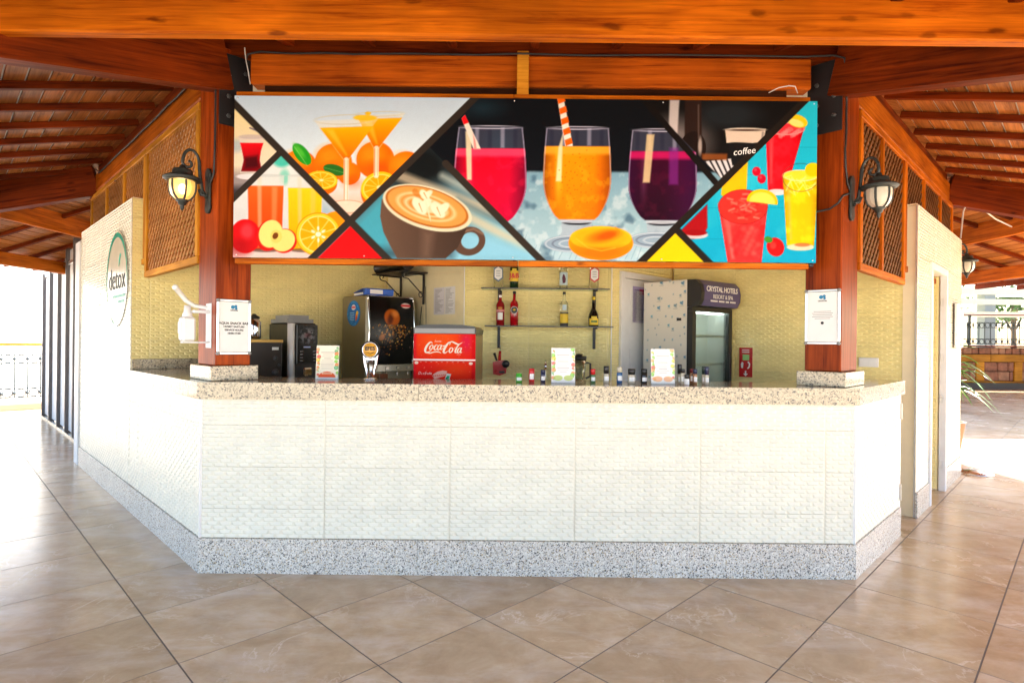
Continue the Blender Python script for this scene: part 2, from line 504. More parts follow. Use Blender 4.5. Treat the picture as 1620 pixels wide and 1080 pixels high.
M_GREYP  = plain("grey plastic", (.25,.25,.25), rough=.4)
M_WHITEP = plain("white plastic", (.82,.82,.80), rough=.3)
M_WHITEM = plain("white painted metal", (.78,.79,.80), rough=.35)
M_ALU    = plain("brushed aluminium", (.72,.73,.74), rough=.28, metal=1.0)
M_CHROME = plain("chrome", (.85,.85,.86), rough=.07, metal=1.0)
M_STEEL  = plain("stainless steel", (.55,.52,.47), rough=.25, metal=1.0)
M_PAPER  = plain("white paper", (.84,.84,.83), rough=.6, var=.03)
M_CABLE  = plain("black cable", (.02,.02,.022), rough=.5)
M_CABLEW = plain("white cable", (.72,.72,.70), rough=.5)
M_RED_P  = plain("red plastic", (.52,.012,.012), rough=.28, coat=.2)
M_INKBLK = plain("black ink", (.02,.02,.025), rough=.6)
M_INKBLU = plain("blue ink", (.02,.22,.42), rough=.6)
M_INKWHT = plain("white ink", (.85,.85,.85), rough=.5)
M_TEAL   = plain("teal print", (.02,.50,.35), rough=.5)
M_PRINT  = print_mat("printed vinyl", .5, 0, .08)
M_PRINTP = print_mat("printed paper", .5)
M_PRINTG = print_mat("glossy printed panel", .22, 0, .3)

# ------------------------------------------------------------------ plan of the octagonal kiosk
A0 = Vector((-1.864, 3.453)); C0 = Vector((2.068, 3.453))
CX, CY, APO = 0.10, 8.24, 4.787
FR = frame(A0, (1, 0))                  # front of the counter, u 0..3.932
LF = frame(A0, (S2, -S2))               # left facade, u -4.06..0
RF = frame(C0, (S2, S2))                # right facade, u 0..3.97
WL = frame((-3.12, 4.71), (S2, S2))     # inner wall on the left, u 0..2.43
WR = frame((1.73, 6.27), (S2, -S2))     # inner wall on the right, u 0..2.21
BF = frame((-.462, 5.49), (1, 0))       # back block: shelf wall, u 0..1.41
BL = frame((-1.40, 6.428), (S2, -S2))   # back block: left side, u 0..1.327
BR = frame((.948, 5.49), (S2, S2))      # back block: right side, u 0..1.105
WALL_H = 2.545

# ------------------------------------------------------------------ ground and floor
g = MB(); g.box(-300, 300, -300, 300, -.3, -.016); structure("ground", g, M_GROUND)
fl = MB(); fl.box(-12.5, 22.5, -1.6, 20.5, -.2, -.0016)
floor = structure("floor", fl, M_FGROUT)
tm = MB()
h = TILE_P/2-.0017
tm.add([(-h,-h,-.008),(h,-h,-.008),(h,h,-.008),(-h,h,-.008),
        (-h+.002,-h+.002,0),(h-.002,-h+.002,0),(h-.002,h-.002,0),(-h+.002,h-.002,0)],
       [(4,5,6,7),(0,1,5,4),(1,2,6,5),(2,3,7,6),(3,0,4,7)])
tile_me = tm.mesh("tile"); tile_me.materials.append(M_FLOOR)
near, rest = [], []
for i in range(-60, 60):
    for j in range(-60, 60):
        x = TILE_O[0]+(i+.5)*TILE_P*S2+(j+.5)*TILE_P*S2
        y = TILE_O[1]-(i+.5)*TILE_P*S2+(j+.5)*TILE_P*S2
        if not (-12.1 < x < 22.1 and -1.2 < y < 20.1): continue
        dx, dy = x-CX, y-CY
        apo = max(abs(dx), abs(dy), (abs(dx)+abs(dy))*S2)
        if apo < 4.2: continue
        d = math.hypot(x, y)
        vis = y > 2.0 and abs(x)/y < .95 and not (y > CY and abs(dx) < 4.6) and y > 1.9
        (near if vis else rest).append((d, x, y))
near.sort()
rest += near[300:]
for d, x, y in near[:300]:
    link("tile", tile_me, None, floor, T((x, y, random.uniform(-.0004, .0004))) @ R(PI/4))
tf = MB()
for d, x, y in rest:
    M = T((x, y, 0)) @ R(PI/4)
    tf.add([(-h,-h,-.008),(h,-h,-.008),(h,h,-.008),(-h,h,-.008),(-h+.002,-h+.002,0),(h-.002,-h+.002,0),(h-.002,h-.002,0),(-h+.002,h-.002,0)],
           [(4,5,6,7),(0,1,5,4),(1,2,6,5),(2,3,7,6),(3,0,4,7)], M)
part("tile_field", tf, M_FLOOR, floor, stuff=True)

# ------------------------------------------------------------------ relief tiles
_tc = {}
def relief_tile(w, hh, mat):
    key = (round(w, 3), round(hh, 3), mat.name)
    if key in _tc: return _tc[key]
    mb = MB()
    g = .0006
    mb.box(g, w-g, 0, .006, g, hh-g)
    bw, bh = .075, .025
    for r in range(int(math.ceil(hh/bh))):
        z0, z1 = r*bh, min(hh, (r+1)*bh)
        off = (bw/2 if r % 2 else 0) - bw
        k = 0
        while off+k*bw < w:
            x0, x1 = max(g, off+k*bw), min(w-g, off+(k+1)*bw)
            k += 1
            if x1-x0 < .008 or z1-z0 < .006: continue
            zz0, zz1 = max(g, z0), min(hh-g, z1)
            ix, iz0, iz1 = .015, .003, .009
            if x1-x0 < .03: ix = (x1-x0)*.25
            mb.add([(x0,-.0002,zz0),(x1,-.0002,zz0),(x1,-.0002,zz1),(x0,-.0002,zz1),
                    (x0+ix,-.0050,zz0+iz0),(x1-ix,-.0058,zz0+iz0),(x1-ix,-.0026,zz1-iz1),(x0+ix,-.0016,zz1-iz1)],
                   [(4,5,6,7),(0,1,5,4),(1,2,6,5),(2,3,7,6),(3,0,4,7)])
    me = mb.mesh("tile"); me.materials.append(mat)
    _tc[key] = me
    return me

ROWS = [.383+.25*k for k in range(-1, 12)]
def tile_face(root, M, u0, u1, z0, z1, mat, anchor=0.0, dirn=1, y=.014, rows=ROWS, tw=.75):
    zs = [z0]+[r for r in rows if z0+.02 < r < z1-.02]+[z1]
    us = [u0]+sorted(u for u in [anchor+dirn*tw*k for k in range(-8, 9)] if u0+.02 < u < u1-.02)+[u1]
    for a, b in zip(us, us[1:]):
        for c, d in zip(zs, zs[1:]):
            link("tile", relief_tile(b-a, d-c, mat), None, root, M @ T((a, y+random.uniform(0, .0006), c)))

# ------------------------------------------------------------------ bar counter
p2_ = lambda M, u, y: tuple((M @ Vector((u, y, 0))).xy)
cnt = thing("bar_counter", "long white relief-tiled bar counter with speckled granite top and plinth", "bar counter", T((0, 3.45, 0)))
I = T((0, -3.45, 0))
LEND, REND = -1.785, 1.155
core = MB()
def strip(y0, y1, z0, z1, mb, left=LEND, right=REND):
    # band along the three counter faces, mitred at the two corners
    t = math.tan(PI/8)
    p = lambda M, u, y: (M @ Vector((u, y, 0))).xy
    out = [p(LF, left, y0), p(FR, t*y0, y0), p(FR, 3.932-t*y0, y0), p(RF, right, y0)]
    inn = [p(LF, left, y1), p(FR, t*y1, y1), p(FR, 3.932-t*y1, y1), p(RF, right, y1)]
    for k in range(3):
        mb.prism([out[k], out[k+1], inn[k+1], inn[k]], z0, z1)
    return out, inn
strip(.0205, .16, .001, 1.035, core)
part("counter_core", core, M_GROUT, cnt, I)
t8 = math.tan(PI/8)
def band_part(name, mat, y0, y1, z0, z1, M, u0, u1, m0=0, m1=0):
    mb = MB()      # m0/m1: mitre the end by 22.5 degrees
    a0, a1 = u0+m0*t8*y0, u1-m1*t8*y0
    b0, b1 = u0+m0*t8*y1, u1-m1*t8*y1
    mb.prism([(a0, y0), (a1, y0), (b1, y1), (b0, y1)], z0, z1)
    return part(name, mb, mat, cnt, I @ M)
for a, b, m0, m1 in ((0, 1.31, 1, 0), (1.312, 2.62, 0, 0), (2.622, 3.932, 0, 1)):
    band_part("plinth_slab", M_GRANB, 0, .020, 0, .207, FR, a, b, m0, m1)
    band_part("granite_top", M_GRAN, -.012, .50, 1.04, 1.14, FR, a, b, m0, m1)
band_part("plinth_slab", M_GRANB, 0, .020, 0, .207, LF, LEND+.002, 0, 0, 1)
band_part("plinth_slab", M_GRANB, 0, .020, 0, .207, RF, 0, REND, 1, 0)
band_part("granite_top", M_GRAN, -.012, .50, 1.04, 1.14, LF, LEND-.10+.103, -.001, 0, 1)
band_part("granite_top", M_GRAN, -.012, .50, 1.04, 1.14, RF, .001, REND+.03, 1, 0)
tile_face(cnt, I @ FR, .008, 3.924, .209, 1.039, M_TILE)
tile_face(cnt, I @ LF, LEND+.004, -.008, .209, 1.039, M_TILE, 0, -1)
tile_face(cnt, I @ RF, .008, REND-.012, .209, 1.039, M_TILE)
for M, u in ((LF, -.004), (RF, .004)):
    tr = MB(); tr.box(u-.005, u+.005, .006, .02, .209, 1.039); part("corner_trim", tr, M_WHITEP, cnt, I @ M)
up = MB(); up.box(.02, .78, -.022, -.001, 1.141, 1.225, None, 0, .002)
part("upstand", up, M_GRAN, cnt, I @ WL)
fp = MB(); fp.box(REND+.002, REND+.075, .02, .11, 0, 1.035, None, 0, .004)
part("flap_post", fp, M_WHITEM, cnt, I @ RF)
for z in (.25, .85):
    hg = MB(); hg.box(REND+.03, REND+.042, .006, .019, z, z+.12); part("hinge", hg, M_ALU, cnt, I @ RF)
fd = MB(); fd.box(REND+.03, REND+.07, .112, .66, .06, 1.0, None, 0, .004)
part("flap_door", fd, M_WHITEM, cnt, I @ RF)

# ------------------------------------------------------------------ rooms and walls
def wall(label, M, u0, u1, z1, mat, anchor=0.0, dirn=1, plinth=None, z0=0.0, thick=.12, lo=0.0, ci=(.001, .001)):
    w = thing("tiled_wall", label, "wall", M @ T((u0, 0, 0)))
    L = T((-u0, 0, 0))
    c = MB(); c.box(u0+ci[0], u1-ci[1], .0205, thick, lo, z1-.003)
    part("wall_core", c, M_GROUT, w, L)
    if plinth:
        for a, b in plinth:
            pm = MB(); pm.box(a, b, 0, .020, 0, .207, None, 0, .0015); part("plinth_slab", pm, M_GRANB, w, L)
    return w, L

w, L = wall("tall white relief-tiled wall left of the counter, carrying the round detox emblem", LF, -4.06, LEND, WALL_H, M_TILE, ci=(.001, .03), plinth=[(-4.05, -2.93), (-2.928, LEND-.002)])
tile_face(w, L @ LF.inverted() @ LF, -4.05, LEND-.001, .209, WALL_H, M_TILE, 0, -1)
cp = MB(); cp.box(-4.06, LEND-.03, .028, .3, WALL_H+.001, WALL_H+.012); part("coping", cp, M_GROUT, w, L)
ej = MB(); ej.box(-4.30, -4.075, -.004, .10, 0, 2.45, None, 0, .004); part("end_jamb", ej, M_WHITEM, w, L)

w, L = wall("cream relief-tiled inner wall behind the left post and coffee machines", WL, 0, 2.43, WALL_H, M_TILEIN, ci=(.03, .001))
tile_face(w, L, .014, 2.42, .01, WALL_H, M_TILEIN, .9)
DU0, DU1 = 2.287, 2.973
w, L = wall("tall white relief-tiled wall right of the counter, with an open doorway", RF, 1.728, 3.97, WALL_H, M_TILE, lo=2.14, ci=(.03, .001), plinth=[(1.73, 2.235), (3.025, 3.97)])
for a, b in ((1.729, 2.236), (3.024, 3.969)):
    c = MB(); c.box(max(a, 1.76), b, .0205, .12, 0, 2.139); part("wall_core", c, M_GROUT, w, L)
    tile_face(w, L, a, b, .209, 2.133, M_TILE, 1.728)
tile_face(w, L, 1.729, 3.969, 2.133, WALL_H, M_TILE, 1.728)
cp = MB(); cp.box(1.745, 3.95, .028, .3, WALL_H+.001, WALL_H+.012); part("coping", cp, M_GROUT, w, L)
df = MB()
df.box(2.238, 2.287, -.006, .13, 0, 2.13, None, 0, .004)
df.box(2.973, 3.022, -.006, .052, 0, 2.13, None, 0, .004)
df.box(2.2875, 2.9725, -.006, .13, 2.07, 2.13, None, 0, .004)
part("door_frame", df, M_WHITEM, w, L)
lt = MB()
for z in (.22, .85, 1.25, 1.78): lt.box(2.966, 2.9725, .02, .045, z, z+.075)
part("strike_plate", lt, M_ALU, w, L)
rv = MB(); rv.box(2.288, 2.33, .131, .80, .01, 2.06, None, 0, .003)
dl = part("door_leaf", rv, M_WHITEM, w, L)
hd = MB(); hd.box(2.3305, 2.345, .68, .73, .97, 1.13); hd.tube([(2.34, .70, 1.05), (2.38, .70, 1.05), (2.38, .58, 1.05)], .008)
part("handle", hd, M_ALU, dl)

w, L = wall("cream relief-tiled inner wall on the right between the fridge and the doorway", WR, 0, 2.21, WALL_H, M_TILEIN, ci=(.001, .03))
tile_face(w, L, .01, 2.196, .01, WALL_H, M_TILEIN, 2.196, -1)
edge = MB(); edge.box(2.197, 2.206, -.001, .02, 0, WALL_H); part("corner_trim", edge, M_WHITEP, w, L)

w, L = wall("cream relief-tiled shelf wall facing the counter, with two glass shelves", BF, 0, 1.41, 2.27, M_TILEIN, thick=.10)  # unseen tops of the three block walls are cut low to let light in
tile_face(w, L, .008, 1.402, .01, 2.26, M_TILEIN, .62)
edge = MB(); edge.box(1.402, 1.41, .004, .02, 0, 2.26); part("corner_trim", edge, M_WHITEP, w, L)
edge = MB(); edge.box(0, .008, .004, .02, 0, 2.26); part("corner_trim", edge, M_WHITEP, w, L)
w, L = wall("plain cream side wall with two paper notices, left of the shelf wall", BL, 0, 1.327, 2.27, M_TILEIN, thick=.10)
M_PLAINW = plain("smooth cream panel", (.78,.70,.45), rough=.35)
zs = [0, .75, 1.55, 2.06, 2.27]
for a, b in zip(zs, zs[1:]):
    pm = MB(); pm.box(.004, .66, .014, .024, a+.002, b-.002, None, 0, .001); pm2 = MB(); pm2.box(.664, 1.322, .014, .024, a+.002, b-.002, None, 0, .001)
    part("panel", pm, M_PLAINW, w, L); part("panel", pm2, M_PLAINW, w, L)
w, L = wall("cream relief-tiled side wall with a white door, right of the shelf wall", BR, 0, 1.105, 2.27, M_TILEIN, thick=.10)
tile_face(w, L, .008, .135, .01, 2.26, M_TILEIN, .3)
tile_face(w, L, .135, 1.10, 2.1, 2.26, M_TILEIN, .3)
bd = thing("inner_door", "white panelled door behind the fridge with a purple notice", "door", BR @ T((.14, 0, 0)))
Lb = T((-.14, 0, 0))
df = MB(); df.box(.14, .20, -.012, .024, 0, 2.09, None, 0, .003); df.box(1.02, 1.08, -.012, .024, 0, 2.09, None, 0, .003); df.box(.2005, 1.0195, -.012, .024, 2.03, 2.09, None, 0, .003)
part("door_frame", df, M_WHITEM, bd, Lb)
dl = MB(); dl.box(.204, 1.016, .0, .022, .01, 2.026, None, 0, .002)
part("door_leaf", dl, M_WHITEM, bd, Lb)
for z0, z1 in ((.15, .78), (.86, 1.34), (1.42, 1.92)):
    pm = MB(); pm.box(.30, .92, -.004, .001, z0, z1, None, 0, .003); part("door_panel", pm, M_WHITEM, bd, Lb)

o_ = RF @ Vector((2.972, 1.50, 0))
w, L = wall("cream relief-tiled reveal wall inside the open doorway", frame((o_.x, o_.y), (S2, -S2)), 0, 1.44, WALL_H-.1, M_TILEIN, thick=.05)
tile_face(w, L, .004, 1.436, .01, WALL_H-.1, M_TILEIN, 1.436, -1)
# unseen floor inside the bar, made pale to bounce light upwards
bf = MB(); bf.prism([p2_(FR, .1, .17), p2_(FR, 3.83, .17), p2_(RF, 1.1, .17), p2_(RF, 1.3, 3.2), p2_(LF, -1.6, 3.2), p2_(LF, -1.75, .17)], -.004, .004)
structure("bar_floor", bf, plain("pale bounce floor", (.70,.68,.62), .4))

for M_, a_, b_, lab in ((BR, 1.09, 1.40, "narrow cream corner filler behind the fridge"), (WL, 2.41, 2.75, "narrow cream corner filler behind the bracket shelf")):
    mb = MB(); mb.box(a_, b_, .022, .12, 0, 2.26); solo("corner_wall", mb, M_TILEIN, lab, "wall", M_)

# lids over the two closed side rooms
def lid(label, pts, z):
    mb = MB(); mb.prism(pts, z, z+.04)
    return solo("room_ceiling", mb, M_GROUT, label, "ceiling")
p2 = lambda M, u, y: tuple((M @ Vector((u, y, 0))).xy)
lid("flat lid of the left side room above the white tiled wall", [p2(LF, -4.0, .31), p2(LF, -1.80, .31), p2(LF, -1.80, 2.4), p2(LF, -4.0, 2.4)], WALL_H-.08)
lid("flat lid of the right side room above the doorway", [p2(RF, 1.76, .31), p2(RF, 3.93, .31), p2(RF, 3.93, 2.2), p2(RF, 1.76, 2.2)], WALL_H-.08)

# ------------------------------------------------------------------ timber posts at the corners
NLp, NRp = Vector((-1.82, 3.55)), Vector((2.02, 3.55))
PLI = frame(NLp, (S2, S2))                                            # left post: face towards the bar
PLO = frame(NLp+Vector((-.33*S2, .33*S2)), (S2, -S2))                 # left post: outer face
PRI = frame(NRp+Vector((-.21*S2, .21*S2)), (S2, -S2))                 # right post: face towards the bar
PRO = frame(NRp, (S2, S2))                                            # right post: outer face
def post(label, M, w, d, z0, block=True, plate=True, z1=3.2):
    c = thing("wooden_post", label, "post", M @ T((w/2, d/2, z0)))
    L = T((-w/2, -d/2, -z0))
    zb = z0+(.093 if block else 0)
    # local x of the mesh must run along the grain: build lying down, then stand it up
    sh = MB(); sh.box(0, z1-zb, -w/2, w/2, -d/2, d/2, None, 0, .006)
    stand = Matrix(((0,1,0,0),(0,0,1,0),(1,0,0,0),(0,0,0,1)))
    part("shaft", sh, M_COL, c, T((0, 0, zb-z0)) @ stand)
    if block:
        b = MB(); b.box(-.036, w+.036, -.036, d+.036, z0+.001, zb-.001, None, 0, .003); part("granite_block", b, M_GRAN, c, L)
    if plate:
        p = MB(); p.box(.004, w-.004, -.009, -.0005, 2.72, 3.165, None, 0, .002); pl = part("steel_plate", p, M_BLACKM, c, L)
        for i, (x, z) in enumerate(((.06,2.78),(.16,2.82),(.06,2.90),(.16,2.94),(.06,3.03),(.16,3.07))):
            bm = MB(); bm.lathe([(.014,0),(.014,.006),(.009,.010),(.0001,.0105)], 6, T((x, -.009, z)) @ R(PI/2, 'X'))
            part("bolt", bm, M_DARKG, pl)
    return c
post("red varnished timber post standing on the counter's left corner, with a lit lantern", frame(NLp, (S2, S2)), .21, .33, 1.14)
post("red varnished timber post standing on the counter's right corner, with an unlit lantern", frame(NRp+Vector((-.21*S2, .21*S2)), (S2, -S2)), .21, .34, 1.14)
RV = APO-.12
def vert(k):                    # kiosk corner k, angle -112.5 deg + 45 k
    a = math.radians(-112.5+45*k)
    r = RV/math.cos(PI/8)
    return Vector((CX+r*math.cos(a), CY+r*math.sin(a))), Vector((math.cos(a), math.sin(a)))
for k, lab in ((7, "timber post behind the far end of the white detox wall, steel plate on top"),
               (2, "timber post behind the far end of the wall with the doorway, steel plate on top"),
               (6, "timber post at the hidden back left corner of the kiosk"), (3, "timber post at the hidden back right corner of the kiosk"),
               (4, "timber post at the rear of the kiosk, east side"), (5, "timber post at the rear of the kiosk, west side")):
    v, d = vert(k)
    if k in (7, 2): v = v-d*.24
    xd = {7: (S2, -S2), 2: (S2, S2)}.get(k, (-d.y, d.x))
    M = frame(v, xd) @ T((-.105, -.10, 0))
    post(lab, M, .21, .30, 0, False, k in (7, 2))

# ------------------------------------------------------------------ pavilion roof
SL = .31
def zroof(a): return 3.22-SL*(a-APO)
M_MID = wood("mid brown pine", (.50,.105,.006), (.19,.027,.0015))
roof = thing("pavilion_roof", "octagonal pine roof of beams, rafters and ceiling boards over the whole kiosk", "roof", T((CX, CY, 0)))
RI = T((-CX, -CY, 0))
def beam(name, p0, p1, wd, ht, mat, ch=.008, label=None):
    p0, p1 = Vector(p0), Vector(p1)
    x = (p1-p0).normalized(); y = Vector((0,0,1)).cross(x).normalized(); z = x.cross(y)
    M = Matrix(((x.x,y.x,z.x,p0.x),(x.y,y.y,z.y,p0.y),(x.z,y.z,z.z,p0.z),(0,0,0,1)))
    mb = MB(); mb.box(0, (p1-p0).length, -wd/2, wd/2, -ht, 0, None, 0, ch)      # p0,p1: middle of the top edge
    return part(name, mb, mat, roof, RI @ M, label)
def P(ang, a, t, z):
    n = Vector((math.cos(ang), math.sin(ang))); s = Vector((-n.y, n.x))
    q = Vector((CX, CY))+n*a+s*t
    return (q.x, q.y, z)
EAVE, TOPA = 7.35, 4.60
A8 = [math.radians(-90+45*k) for k in range(8)]          # 0 front, 1 right, 2 east ... 7 left, 6 west
for k in range(8):
    v, d = vert(k)
    r0, r1 = RV/math.cos(PI/8), EAVE/math.cos(PI/8)-.05
    zt = lambda r: zroof(r*math.cos(PI/8))+.02
    a = (CX+d.x*(r0+.02), CY+d.y*(r0+.02), zt(r0+.02)); b = (CX+d.x*r1, CY+d.y*r1, zt(r1))
    beam("hip_beam", a, b, .13, .335, M_RED)
for k, ang in enumerate(A8):
    shown = k in (0, 1, 2, 6, 7)
    hw = (APO-.17)*t8
    hr = 1.735 if k == 0 else hw
    beam("ring_beam", P(ang, APO-.17, -hr, 3.165), P(ang, APO-.17, hr, 3.165), .10, .19, M_MID if k == 0 else M_PINE)
    mb = MB(); mb.box(-hw, hw, -.02, .02, 0, .135); q_ = P(ang, APO-.17, 0, 3.166)
    part("gap_shade_board", mb, M_RED, roof, RI @ T(q_) @ R(ang+PI/2))  # added dark board standing in for the shaded gap above the beam
    for a, zb, ht, m in ((5.748, 2.70, .26, M_PINE), (6.85, 2.345, .17, M_PINE)):
        hw = a*t8-.05
        if k in (3, 4, 5) and a < 6: continue
        beam("tie_beam", P(ang, a, -hw, zb+ht), P(ang, a, hw, zb+ht), .06 if a < 6 else .09, ht, m)
    # rafters
    for j in range(-6, 7):
        t = j*.50+.02
        a0 = max(APO-.10, abs(t)/t8+.12)
        if a0 > EAVE-.3 or (not shown and j % 2): continue
        beam("rafter", P(ang, a0, t, zroof(a0)-.001), P(ang, EAVE-.02, t, zroof(EAVE-.02)-.001), .05, .048, M_RED, .004)
    # boards, laid along the facade with open joints
    n = Vector((math.cos(ang), math.sin(ang), 0)); s_ = Vector((-n.y, n.x, 0))
    sl = Vector((n.x, n.y, -SL)).normalized(); up_ = s_.cross(sl)
    if up_.z < 0: s_ = -s_; up_ = -up_
    cosl = 1/math.sqrt(1+SL*SL)
    joined = MB()
    a = TOPA
    while a < EAVE-.05:
        bw = .104
        a1 = a+bw*cosl
        h0, h1 = a*t8, a1*t8
        o = Vector(P(ang, a, 0, zroof(a)))
        M = Matrix(((s_.x, sl.x, up_.x, o.x), (s_.y, sl.y, up_.y, o.y), (s_.z, sl.z, up_.z, o.z), (0,0,0,1)))
        pts = [(-h0, 0), (h0, 0), (h1, bw), (-h1, bw)]
        if shown and a > APO-.1:
            mb = MB(); mb.prism(pts, 0, .012)
            part("ceiling_board", mb, M_BOARD, roof, RI @ M)
        else:
            joined.prism(pts, 0, .012, RI @ M)
        a += (bw+.015)*cosl
    if joined.v: part("ceiling_boards_hidden", joined, M_BOARD, roof, None, None, True)
M_FELT = plain("pale roof underlay", (.80,.80,.78), rough=.7)
M_ROOFT = plain("terracotta roof covering", (.35,.14,.08), rough=.8)
under, cover, deck = MB(), MB(), MB()
for ang in A8:
    for mb, dz, a0, a1 in ((under, .0135, TOPA-.05, EAVE), (cover, .07, .02, EAVE+.08), (deck, -.006, .02, TOPA-.01)):
        q = [P(ang, a0, -a0*t8, zroof(a0)+dz), P(ang, a0, a0*t8, zroof(a0)+dz), P(ang, a1, a1*t8, zroof(a1)+dz), P(ang, a1, -a1*t8, zroof(a1)+dz)]
        tq = [(x, y, z+.012) for x, y, z in q]
        mb.add(q+tq, [(0,3,2,1),(4,5,6,7),(0,1,5,4),(1,2,6,5),(2,3,7,6),(3,0,4,7)], RI)
part("underlay", under, M_FELT, roof)
part("roof_covering", cover, M_ROOFT, roof)
part("ridge_deck", deck, plain("pale bounce ceiling", (.78,.74,.66), .6), roof)  # unseen inner deck, made pale to bounce light down into the bar

# ------------------------------------------------------------------ lattice panels above the side facades
def lattice(label, M, u0, u1, z0, z1, mat, fmat, mull=(), y=.085, pitch=.056, sw=.023):
    t = thing("lattice_panel", label, "lattice panel", M @ T((u0, y, z0)))
    W, H, fw = u1-u0, z1-z0, .05
    for nm, b in (("frame_rail", (0, W, 0, fw)), ("frame_rail", (0, W, H-fw, H)), ("frame_stile", (0, fw, fw+.001, H-fw-.001)), ("frame_stile", (W-fw, W, fw+.001, H-fw-.001))):
        mb = MB()
        if nm == "frame_rail":
            mb.box(0, W, 0, .045, 0, fw, None, 0, .004); part(nm, mb, fmat, t, T((0, 0, b[2])))
        else:
            mb.box(0, b[3]-b[2], 0, .045, -fw, 0, None, 0, .004); part(nm, mb, fmat, t, T((b[0], 0, b[2])) @ R(-PI/2, 'Y'))
    for u in mull:
        mb = MB(); mb.box(0, H-2*fw-.002, -.004, .04, -fw*.8, 0, None, 0, .004); part("frame_stile", mb, fmat, t, T((u-u0-.02, 0, fw+.001)) @ R(-PI/2, 'Y'))
    mb = MB()
    x0, x1, zz0, zz1 = fw-.01, W-fw+.01, fw-.01, H-fw+.01
    step = pitch*math.sqrt(2)
    for dirn, ya in ((1, .016), (-1, .024)):
        k = -int((H+W)/step)-2
        while k*step < W+H+1:
            # line x = k*step + dirn*(z-zz0) (dirn -1 starts from the far side)
            xs = k*step
            za, zb_ = zz0, zz1
            if dirn > 0:
                za = max(zz0, zz0+(x0-xs)); zb_ = min(zz1, zz0+(x1-xs))
            else:
                za = max(zz0, zz0+(xs-x1)); zb_ = min(zz1, zz0+(xs-x0))
            k += 1
            if zb_-za < .01: continue
            pa = Vector((xs+dirn*(za-zz0), 0, za)); pb = Vector((xs+dirn*(zb_-zz0), 0, zb_))
            nrm = Vector((-dirn, 0, 1)).normalized()*(sw/2)
            q = [pa-nrm, pb-nrm, pb+nrm, pa+nrm]
            vs_ = [(p.x, ya, p.z) for p in q]+[(p.x, ya+.0075, p.z) for p in q]
            mb.add(vs_, [(0,1,2,3),(7,6,5,4),(0,4,5,1),(1,5,6,2),(2,6,7,3),(3,7,4,0)] if dirn > 0 else [(3,2,1,0),(4,5,6,7),(1,5,4,0),(2,6,5,1),(3,7,6,2),(0,4,7,3)])
    part("lattice_slats", mb, mat, t, None, None, True)
    return t
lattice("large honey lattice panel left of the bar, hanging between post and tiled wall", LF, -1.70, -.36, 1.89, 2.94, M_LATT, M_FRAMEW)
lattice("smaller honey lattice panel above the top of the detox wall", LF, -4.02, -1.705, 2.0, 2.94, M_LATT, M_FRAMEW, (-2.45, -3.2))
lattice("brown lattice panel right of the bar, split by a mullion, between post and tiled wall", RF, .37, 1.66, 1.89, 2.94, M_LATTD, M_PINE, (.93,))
lattice("brown lattice strip above the wall with the doorway", RF, 1.665, 3.93, 2.0, 2.94, M_LATTD, M_PINE, (2.4, 3.2))

